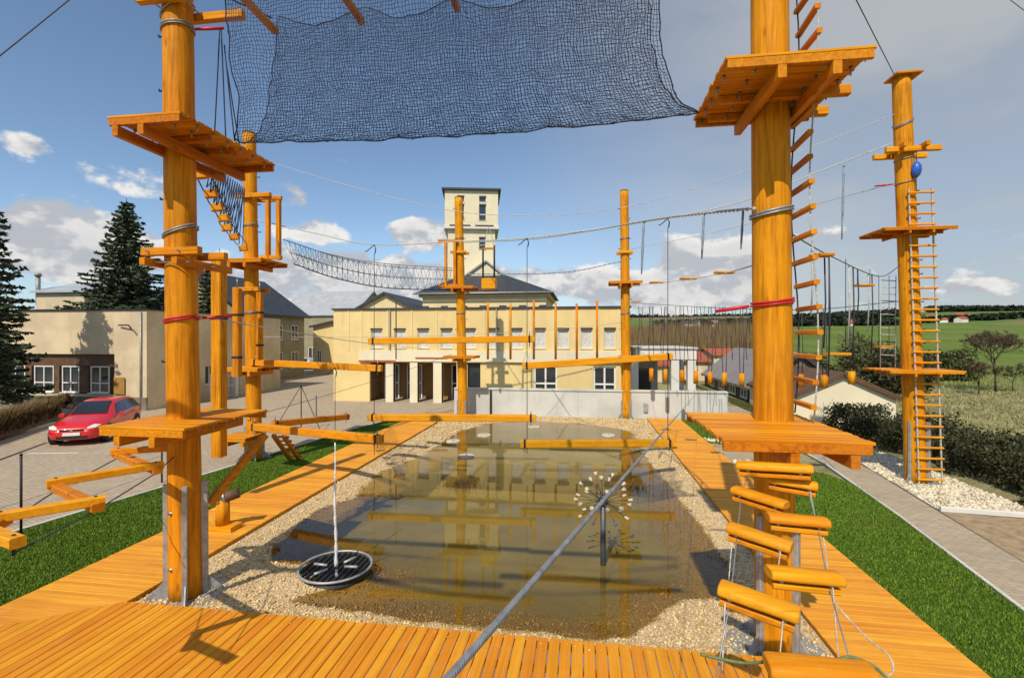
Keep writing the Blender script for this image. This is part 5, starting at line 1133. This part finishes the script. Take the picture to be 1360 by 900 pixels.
# floating discs
for i, (u, v) in enumerate(((619, 606), (602, 586), (643, 578), (709, 567), (808, 578))):
    b = G(u, v, -.06); m = MB(); m.cyl(b-Z*.03, b+Z*.045, .30, .27, 14); o = tag(m.build('floating_pad', 'pale_stone', origin=b), ['nearest pale round pad on the water before the far left reflection', 'leftmost pale round pad near the far gravel shore', 'pale round pad right of the far centre left pole', 'pale round pad beside the middle vertical wire', 'pale round pad before the far centre right pole'][i], 'pad', 'pale pads floating on the far water')
    m = MB(); m.cyl(b+Z*.045, b+Z*.13, .02, n=6); m.build('stub', 'galv', o)
def reed(u, v, label, n=120, w=.55, h=.35):
    b = G(u, v, -.1); x = RNG.normal(0, w*.5, n); y = RNG.normal(0, w*.4, n); a = RNG.uniform(0, 6.28, n); hh = RNG.uniform(.1, h, n); ln = RNG.uniform(.02, .25, n)
    p0 = np.stack([x-.008, y, np.full(n, -.1)], 1); p1 = np.stack([x+.008, y, np.full(n, -.1)], 1); p2 = np.stack([x+np.cos(a)*ln, y+np.sin(a)*ln, hh], 1)
    t = thing('reed_clump', (b.x, b.y, -.06), label, 'plant', 'brown reed clumps in the pond'); tag(np_mesh('stems', np.stack([p0, p1, p2], 1).reshape(-1, 3), np.arange(n*3).reshape(-1, 3), 'reed', t, np.repeat(RNG.uniform(0, 1, n), 3)), kind='stuff')
reed(615, 648, 'brown reed clump in the middle of the pond', 160, .5, .22); reed(842, 650, 'brown reed clump behind the dandelion fountain', 110, .35, .22)
# little slide-like ramp on the left lawn
def ramp():
    a, b = W(370, 578, 14.5), G(388, 611, .02); t = thing('climbing_ramp', b, 'small orange ramp with dark foot bars on the left lawn', 'ramp'); d = b-a; d.z = 0
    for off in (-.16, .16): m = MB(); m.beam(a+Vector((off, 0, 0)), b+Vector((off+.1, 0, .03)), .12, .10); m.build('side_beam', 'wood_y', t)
    for f in np.linspace(.12, .9, 6): c = a.lerp(b+Vector((.1, 0, .03)), f); m = MB(); m.beam(c+Vector((-.05, -.03, .06)), c+Vector((.28, -.03, .06)), .06, .05); m.build('foot_bar', 'brown_panel', t)
ramp()
# fence posts along the car park edge
FP = [((28, 716), 112), ((215, 641), 62), ((342, 600), 40), ((400, 572), 60), ((420, 562), 36)]
for i, ((u, v), hpx) in enumerate(FP):
    b = G(u, v); d = CAMZ*FPX/(v-HORV); h = hpx*d/FPX; t = thing('fence_post', b, ['nearest thin dark fence post at the lawn edge, far left', 'second thin fence post just left of the near left pole', 'thin fence post behind the left rear pole', 'tall thin braced post left of the yellow building', 'last thin fence post before the yellow building'][i], 'post', 'thin fence posts along the lawn edge')
    m = MB(); m.cyl(b, b+Z*h, .022, n=8); m.build('tube', 'dark_iron', t); m = MB(); m.cyl(b+Z*h, b+Z*(h+.03), .03, .02, 8); m.build('cap', 'dark_iron', t)
    if i == 3:
        for s in (-1, 1): m = MB(); m.tube([b+Z*h, b+Vector((s*1.1, -.3, 0))], .015, 5); m.build('brace', 'dark_iron', t)
def wires():
    a, b = G(28, 716), G(215, 641)
    for k, h in enumerate((.35, .75)): cable('thin fence wire at the lawn edge, %s strand' % ('lower' if k == 0 else 'upper'), [a+(a-b)*.6+Z*h, a+Z*h, b+Z*h], .004, 'cable_dark')
wires()
# ------------------------------------------------------------------ cars
def car(loc, ang, paint, label, name='parked_car'):
    t = thing(name, loc, label, 'car'); t.rotation_euler = (0, 0, ang)
    # stations along x (front = +x): x, half width, belt z, top z, half width at top, sill z
    S = [(2.10, .42, .56, .58, .40, .34), (2.04, .66, .62, .66, .58, .24), (1.86, .78, .68, .76, .62, .20), (1.45, .85, .76, .86, .66, .19), (1.05, .86, .83, .93, .68, .19), (.82, .865, .87, .965, .69, .19),
         (.35, .87, .90, 1.28, .60, .19), (.02, .87, .92, 1.42, .57, .19), (-.5, .87, .93, 1.47, .56, .19), (-1.1, .87, .95, 1.46, .56, .19), (-1.6, .86, .97, 1.42, .55, .20), (-1.9, .84, .98, 1.34, .56, .22), (-2.08, .80, .99, 1.12, .62, .28), (-2.16, .72, .80, .86, .60, .36)]
    m = MB(); rings = []
    for (x, w, zb, zt, wt, zs) in S:
        half = [(w*.55, zs), (w*.93, zs+.05), (w, (zs+zb)*.48), (w*.985, zb-.06), (w*.955, zb), (wt+(.0), zt-.05), (wt*.86, zt), (wt*.4, zt+.015)]
        ring = [(x, y, z) for y, z in half]+[(x, -y, z) for y, z in reversed(half)]; rings.append(m.ring(ring))
    m.loft(rings, True, True); o = m.build('body', paint, None); o.parent = t; o.location = (0, 0, 0)
    def add(mb, nm, mt, par=None):
        q = mb.build(nm, mt, None); q.parent = par or t; q.location = (0, 0, 0); return q
    def pt(x, lvl, side, out=.012):
        for (a, b) in zip(S, S[1:]):
            if b[0] <= x <= a[0]:
                f = (a[0]-x)/(a[0]-b[0]); w, zb, zt, wt = (a[i]+(b[i]-a[i])*f for i in (1, 2, 3, 4)); break
        y0, z0 = w*.955, zb; y1, z1 = wt, zt-.05; return Vector((x, side*(y0+(y1-y0)*lvl+out), z0+(z1-z0)*lvl+out*.4))
    for s in (-1, 1):
        for xs in (((.62, .12), (.30, .92)), ((-.02, .08), (-.02, .92))): pass
        for a0, a1, b0, b1 in ((.52, .16, -.34, -.34), (-.42, -.42, -1.18, -1.18), (-1.26, -1.26, -1.86, -1.74)):
            g = MB(); lo = np.linspace(a0, b0, 5); hi = np.linspace(a1, b1, 5)
            for i in range(4): g.poly([pt(lo[i], .1, s), pt(lo[i+1], .1, s), pt(hi[i+1], .9, s), pt(hi[i], .9, s)])
            add(g, 'side_window', 'car_glass')
        for x in (1.32, -1.36):
            w = MB(); w.cyl((x, s*.70, .31), (x, s*.885, .31), .315, n=24); wh = add(w, 'tyre', 'rubber'); r = MB(); r.cyl((x, s*.886, .31), (x, s*.892, .31), .20, n=20)
            for k in range(5): a = k*1.2566; r.beam((x, s*.896, .31), (x+math.cos(a)*.2, s*.896, .31+math.sin(a)*.2), .05, .016, up=Vector((0, 1, 0)))
            add(r, 'rim', 'alloy', wh); ar = MB(); ar.cyl((x, s*.66, .33), (x, s*.878, .33), .37, n=24); add(ar, 'wheel_arch', 'black')
        h = MB(); h.poly([(2.07, s*.44, .60), (2.0, s*.69, .64), (1.80, s*.775, .72), (1.86, s*.60, .755), (2.03, s*.45, .68)]); q = [(x+.012, y*1.01, z+.012) for x, y, z in h.v]; h.v = q; add(h, 'headlight', 'lamp_glass')
        mi = MB(); mi.box((.48, s*.97, .95), (.12, .16, .12)); add(mi, 'wing_mirror', paint); dh = MB(); dh.box((-.2, s*.885, .80), (.16, .02, .03)); add(dh, 'door_handle', paint)
        tl = MB(); tl.box((-2.06, s*.72, .85), (.10, .14, .26)); add(tl, 'tail_light', 'red_sleeve')
    ws = MB(); z = lambda x: pt(x, .95, 1)
    xs = np.linspace(.78, .06, 6)
    for a, b in zip(xs, xs[1:]):
        pa, pb = pt(a, 1, 1), pt(b, 1, 1); ws.poly([(a+.02, pa.y*.84, pa.z+.068), (a+.02, -pa.y*.84, pa.z+.068), (b+.02, -pb.y*.84, pb.z+.068), (b+.02, pb.y*.84, pb.z+.068)])
    add(ws, 'windscreen', 'car_glass'); g = MB(); g.box((2.095, 0, .60), (.03, .70, .06)); add(g, 'grille', 'black'); g = MB(); g.box((2.085, 0, .33), (.06, .9, .10)); add(g, 'air_intake', 'black')
    g = MB(); g.box((2.12, 0, .455), (.02, .52, .11)); add(g, 'number_plate', 'white_paint'); g = MB(); g.cyl((2.105, 0, .60), (2.125, 0, .60), .045, n=14); add(g, 'badge', 'alloy')
    return t
fc = W(95, 590, 17.9); hd = RT*.33-FW*.94; c = Vector((fc.x, fc.y, 0))-hd*2.1
car((c.x, c.y, .012), math.atan2(hd.y, hd.x), 'car_red', 'shiny red estate car parked at the left below the near platform')
c = W(398, 473, 62); car((c.x, c.y, .02), math.radians(170), 'car_silver', 'silver car parked far down the street left of the yellow building')
# painted bay line, kerb and soil bank with the brown shrubs
m = MB(); a, b = G(36, 602, .018), G(104, 601, .018); m.poly([a+Vector((0, -.06, 0)), b+Vector((0, -.06, 0)), b+Vector((0, .06, 0)), a+Vector((0, .06, 0))]); struct('bay_line', m, 'white_paint')
m = MB(); a, b, c = G(-120, 628), G(0, 582), G(72, 563); m.beam(a+Z*.05, b+Z*.05, .15, .12); m.beam(b+Z*.05, c+Z*.05, .15, .12); struct('kerb', m, 'grey_wall')
m = MB(); a2 = G(-120, 655); b2 = G(62, 588); m.beam(a2+Z*.014, b2+Z*.014, .11, .012); struct('drain_channel', m, 'dark_iron')
def bank():
    a, b = G(-160, 640), G(78, 560); n = 30; X = []; 
    V = []; F = []
    for i in range(n+1):
        p = a.lerp(b, i/n)
        for k, (dx, z) in enumerate(((0, .1), (-.5, .5), (-1.2, .75), (-2.6, .9), (-5, .4))):
            q = p+Vector((dx*.55, 1.0*-dx*.62, 0)); V.append((q.x, q.y, z*(1+.25*math.sin(i*1.7+k)))); 
    for i in range(n):
        for k in range(4): j = i*5+k; F += [(j, j+1, j+6), (j, j+6, j+5)]
    tag(np_mesh('soil_bank', np.array(V), np.array(F), 'soil', smooth=True), kind='structure')
    P = [a.lerp(b, .2), a.lerp(b, 1.0)]; n = 9000; f = RNG.uniform(0, 1, n); k = RNG.uniform(.2, 4.2, n); base = np.array(a)[None]*(1-f[:, None])+np.array(b)[None]*f[:, None]; x = base[:, 0]-k*.55; y = base[:, 1]+k*.62; z = np.interp(k, [0, .5, 1.2, 2.6, 5], [.1, .5, .75, .9, .4])
    an = RNG.uniform(0, 6.28, n); h = RNG.uniform(.1, .45, n); ln = RNG.uniform(.02, .25, n)
    p0 = np.stack([x-.02, y, z-.05], 1); p1 = np.stack([x+.02, y, z-.05], 1); p2 = np.stack([x+np.cos(an)*ln, y+np.sin(an)*ln, z+h], 1)
    tag(np_mesh('ground_cover', np.stack([p0, p1, p2], 1).reshape(-1, 3), np.arange(n*3).reshape(-1, 3), 'thicket', rnd=np.repeat(RNG.uniform(0, 1, n), 3)), 'low brown ground cover on the bank behind the red car', 'shrubs', kind='stuff')
bank()
# ------------------------------------------------------------------ trees
def leaf_soup(name, C, size, mat, parent, flat=.6, elong=1.8):
    """small random leaf faces at the given centres"""
    n = len(C); d = RNG.normal(0, 1, (n, 3)); d[:, 2] *= flat; d /= np.linalg.norm(d, axis=1)[:, None]+1e-9; e = np.cross(d, RNG.normal(0, 1, (n, 3))); e /= np.linalg.norm(e, axis=1)[:, None]+1e-9
    s = (size*RNG.uniform(.6, 1.4, n))[:, None]; v = np.stack([C-d*s*elong*.5, C+e*s*.5, C+d*s*elong*.5, C-e*s*.5], 1).reshape(-1, 3); i = np.arange(n)[:, None]*4
    f = np.concatenate([i+np.array([[0, 1, 2]]), i+np.array([[0, 2, 3]])]); return np_mesh(name, v, f, mat, parent, np.repeat(RNG.uniform(0, 1, n), 4))
def spruce(base, H, R, label, seed, dens=1.0, lean=0):
    rg = np.random.default_rng(seed); t = thing('spruce_tree', base, label, 'tree', 'dark spruces on the left'); m = MB(); m.tube([(base[0], base[1], base[2]+H*f) for f in (0, .3, .6, .85, 1)], [R*.075, R*.06, R*.04, R*.018, .01], 8); m.build('trunk', 'bark', t)
    C = []; br = MB(); nl = int(H*3.2)
    for i in range(nl):
        f = .06+.93*(i/nl); z = H*f; L = R*(1-f)**.82*(.9+.1*math.sin(i))+.12; nb = int(7+5*(1-f))
        for k in range(nb):
            a = k/nb*6.2832+i*1.9+rg.uniform(-.25, .25); Lk = L*rg.uniform(.68, 1.12); droop = -.22-.28*(1-f); ca, sa = math.cos(a), math.sin(a)
            n = max(5, int(Lk*36*dens)); s = rg.uniform(.12, 1, n); w = .28*Lk*(1.05-s)*rg.normal(0, .55, n); zz = z+droop*Lk*s+.20*Lk*s**3-np.abs(rg.normal(0, .10, n))*(1-s*.5)
            C.append(np.stack([ca*Lk*s-sa*w, sa*Lk*s+ca*w, zz], 1))
            if k % 2 == 0: br.tube([(base[0], base[1], base[2]+z), (base[0]+ca*Lk*.6, base[1]+sa*Lk*.6, base[2]+z+droop*Lk*.6)], [.02, .006], 3)
    tag(br.build('branches', 'bark', t), kind='stuff'); C = np.concatenate(C); leaf_soup('crown', C, .125, 'spruce', t, .5, 2.6); return t
b0 = W(168, 440, 36); spruce((b0.x, b0.y, 0), W(0, 262, 36).z, 5.8, 'spruce rising behind the flat roofed building', 3, 1.0)
b0 = W(-30, 440, 22.8); spruce((b0.x, b0.y, 1.0), W(0, 205, 22.8).z-1, 2.9, 'spruce cut off by the left edge of the picture', 5, 1.1)
b0 = W(276, 440, 38); spruce((b0.x, b0.y, 0), W(0, 352, 38).z, 2.6, 'lower spruce seen between the near left pole and the left rear pole', 8, 1.0)
def bare_tree(base, H, label, seed, spread=.7, name='bare_tree', leaves=True, depth=6, mat='twig', leafmat='shrub_leaf', nleaf=2500, mult=3):
    rg = random.Random(seed); t = thing(name, base, label, 'tree', 'leafless trees and shrubs beyond the hedge'); seg = []; tips = []
    def grow(p, d, L, r, k):
        q = p+d*L; seg.append((p, q, r, r*.7)); 
        if k == 0: tips.append(q); return
        for _ in range(mult if k > 1 else 4):
            nd = (d+Vector((rg.gauss(0, spread), rg.gauss(0, spread), rg.gauss(.15, spread*.5)))).normalized(); grow(q, nd, L*rg.uniform(.62, .86), r*.62, k-1)
    grow(Vector(base), Vector((0, 0, 1)), H*.2, H*.014, depth); tr = MB(); tw = MB()
    for i, (a, b, r0, r1) in enumerate(seg): (tr if i < 60 else tw).tube([a, b], [max(r0, .012), max(r1, .010)], 4 if i < 60 else 3)
    tr.build('trunk', 'bark', t); tw.build('crown', mat, t)
    if leaves: T = np.array([tuple(q-Vector(base)) for q in tips]); C = T[RNG.integers(0, len(T), nleaf)]+RNG.normal(0, H*.03, (nleaf, 3)); leaf_soup('buds', C, .06, leafmat, t)
    return t
b0 = G(1322, 520); bare_tree((b0.x, b0.y, 0), 6.6, 'bare spreading tree on the rough ground at the far right', 4, .55, leaves=False, depth=7)
b0 = G(1300, 524); bare_tree((b0.x, b0.y, 0), 3.4, 'reddish bare shrub left of the spreading tree', 9, .6, leafmat='reed', nleaf=300, depth=6)
b0 = G(1345, 519); bare_tree((b0.x, b0.y, 0), 3.2, 'brown bare shrub at the right edge under the tree', 19, .6, leafmat='reed', nleaf=300, depth=6)
for u, v, h, lb, sd_ in ((1085, 520, 2.6, 'green shrub left of the cottage gable', 21), (1150, 512, 4.2, 'greenish shrub behind the cottage roof', 22), (1190, 522, 3.2, 'olive shrub behind the far right pole', 23), (1262, 505, 3.0, 'yellow green shrub right of the far right pole', 24)):
    b0 = G(u, v); t = thing('shrub', (b0.x, b0.y, 0), lb, 'shrub', 'shrubs beyond the hedge'); n = 5200; d = RNG.normal(0, 1, (n, 3)); d /= np.linalg.norm(d, axis=1)[:, None]; rr = RNG.uniform(.35, 1, n)**.5; lob = 1+.28*np.sin(d[:, 0]*5+sd_)+.2*np.sin(d[:, 1]*7+sd_*2)
    C = d*(rr*lob)[:, None]*np.array([h*.62, h*.5, h*.5])+np.array([0, 0, h*.45]); C = C[C[:, 2] > .02]; leaf_soup('crown', C, .13, 'shrub_leaf' if sd_ != 23 else 'hedge_leaf', t); m = MB()
    for k in range(5): a = k*1.26; m.tube([b0, b0+Vector((math.cos(a)*h*.3, math.sin(a)*h*.3, h*.6))], [.04, .015], 4)
    m.build('trunk', 'bark', t)
# dark hedge on the right
def hedge():
    pts = [(9.9, 2.5), (10.2, 8), (10.75, 12.2), (10.9, 16.5), (10.6, 20.0), (10.0, 22.8)]; t = thing('hedge', (10.5, 14, 0), 'dark tangled hedge along the paved path on the right', 'hedge')
    C = []; sp = MB()
    for a, b in zip(pts, pts[1:]):
        L = math.hypot(b[0]-a[0], b[1]-a[1]); n = int(L*3600)
        f = RNG.uniform(0, 1, n); w = 2.1; h = 1.0
        x = a[0]+(b[0]-a[0])*f+.1; y = a[1]+(b[1]-a[1])*f; u = RNG.uniform(0, 1, n); z = h*RNG.uniform(0, 1, n)**.7; top = h*(1+.22*np.sin(y*2.1)+.16*np.sin(y*5.3+1)+.1*np.sin(y*11))
        xs = x+w*u*.95+.25*np.sin(z*3+y*2.2)+.18*np.sin(y*4.1+z*5)-.10; zz = z/h*top
        k = RNG.uniform(0, 1, n) < np.clip(.35+.65*np.maximum((zz/top)**2, 1-u*2.2), 0, 1); C.append(np.stack([xs[k], y[k], zz[k]], 1))
        for _ in range(int(L*14)):
            ff = random.random(); bx_ = a[0]+(b[0]-a[0])*ff+random.uniform(.2, 1.6); by = a[1]+(b[1]-a[1])*ff; hh = random.uniform(.6, 1.35); sp.tube([(bx_, by, 0), (bx_+random.uniform(-.3, .3), by+random.uniform(-.3, .3), hh*.6), (bx_+random.uniform(-.5, .5), by+random.uniform(-.5, .5), hh)], [.018, .011, .005], 3)
    C = np.concatenate(C)-np.array([10.5, 14, 0]); C = C+RNG.normal(0, .05, C.shape); leaf_soup('foliage', C, .062, 'hedge_leaf', t, 1.0, 1.5); sp.build('stems', 'twig', t)
hedge()
# dry tufts on the rough ground, reed thicket, woods on the ridge
def tufts():
    n = 26000; u = RNG.uniform(1085, 1400, n); v = RNG.uniform(497, 600, n); d = CAMZ*FPX/(v-HORV); k = d < 56; u, d = u[k], d[k]; r = (u-680)/FPX*d
    x = FW.x*d+RT.x*r; y = FW.y*d+RT.y*r; kk = x > 12.6; x, y = x[kk], y[kk]; cl = vnoise(x, y, 1.6, 3)+.6*vnoise(x, y, 3.7, 1); q = cl > -.15; x, y = x[q], y[q]; n = len(x); a = RNG.uniform(0, 6.28, n); h = RNG.uniform(.05, .2, n); ln = h*RNG.uniform(.4, 1.6, n)
    p0 = np.stack([x-.035, y, np.full(n, -.04)], 1); p1 = np.stack([x+.035, y, np.full(n, -.04)], 1); p2 = np.stack([x+np.cos(a)*ln, y+np.sin(a)*ln, h], 1)
    tag(np_mesh('dry_grass', np.stack([p0, p1, p2], 1).reshape(-1, 3), np.arange(n*3).reshape(-1, 3), 'dry_tuft', rnd=np.repeat(RNG.uniform(0, 1, n), 3)), 'rough dry grass on the waste ground beyond the hedge', 'grass', kind='stuff')
tufts()
def thicket():
    n = 14000; u = RNG.uniform(836, 1006, n); d = RNG.uniform(66, 150, n); r = (u-680)/FPX*d; x = FW.x*d+RT.x*r; y = FW.y*d+RT.y*r; h = terrain_h(x, y); hh = RNG.uniform(1.5, 5.0, n)*(1+.3*vnoise(x, y, .15, 2))*(.7+d/190); a = RNG.uniform(0, 6.28, n); ln = RNG.uniform(.1, .9, n); w = .10
    p0 = np.stack([x-w, y, h], 1); p1 = np.stack([x+w, y, h], 1); p2 = np.stack([x+np.cos(a)*ln, y+np.sin(a)*ln, h+hh], 1); p3 = np.stack([x+np.cos(a+1)*ln*1.5, y+np.sin(a+1)*ln*1.5, h+hh*.8], 1)
    tag(np_mesh('thicket', np.concatenate([np.stack([p0, p1, p2], 1).reshape(-1, 3), np.stack([p0, p1, p3], 1).reshape(-1, 3)]), np.arange(n*6).reshape(-1, 3), 'thicket', rnd=np.concatenate([np.repeat(RNG.uniform(0, 1, n), 3)]*2)), 'brown leafless thicket behind the colonnade', 'thicket', kind='stuff')
thicket()
def woods():
    C = []
    for (u0, u1, d0, d1, n, s) in ((835, 1365, 1050, 1200, 1500, 1.0), (1040, 1200, 560, 640, 260, .6), (1230, 1365, 640, 760, 260, .6), (900, 1060, 520, 600, 220, .6), (1200, 1365, 430, 450, 90, .45), (860, 1190, 300, 330, 60, .35)):
        u = RNG.uniform(u0, u1, n); d = RNG.uniform(d0, d1, n); r = (u-680)/FPX*d; x = FW.x*d+RT.x*r; y = FW.y*d+RT.y*r; h = terrain_h(x, y); k = 26
        cx = np.repeat(np.stack([x, y, h], 1), k, 0); off = RNG.normal(0, 1, (n*k, 3)); off /= np.linalg.norm(off, axis=1)[:, None]; C.append(cx+off*np.array([6, 6, 6])*s*RNG.uniform(.4, 1, (n*k, 1))+np.array([0, 0, 6*s]))
    C = np.concatenate(C); o = leaf_soup('woods', C, 3.4, 'wood_far', None, 1, 1.2); tag(o, 'dark woods and hedgerows along the distant ridge', 'woods', kind='stuff')
woods()
# ------------------------------------------------------------------ street furniture on the left
def iron_fence():
    a, b = G(284, 533), G(336, 520); t = thing('railing', a, 'light wrought railing seen behind the left hanging posts', 'fence'); L = (b-a).length; n = 24; h = 1.45
    for k in range(n+1): p = a.lerp(b, k/n); m = MB(); m.beam(p, p+Z*h, .03, .03, up=Vector((0, 1, 0))); m.build('bar', 'white_wall', t)
    for z in (.15, .8, h): m = MB(); m.beam(a+Z*z, b+Z*z, .04, .05); m.build('rail', 'white_wall', t)
    for p in (a, a.lerp(b, .5), b): m = MB(); m.box(p+Z*.85, (.3, .3, 1.7)); m.build('pillar', 'white_wall', t)
iron_fence()
def lamp_post():
    b = G(381, 487, 0); t = thing('street_lamp', b, 'slim pale street lamp post in the street left of the yellow building', 'street lamp'); h = 6.0
    m = MB(); m.cyl(b, b+Z*h, .09, .05, 8); m.build('post', 'white_wall', t); m = MB(); m.tube([b+Z*h, b+Vector((.5, 0, h+.2)), b+Vector((1.1, 0, h+.2))], .04, 6); m.build('arm', 'white_wall', t); m = MB(); m.box(b+Vector((1.3, 0, h+.17)), (.5, .2, .1)); m.build('lamp_head', 'galv', t)
lamp_post()
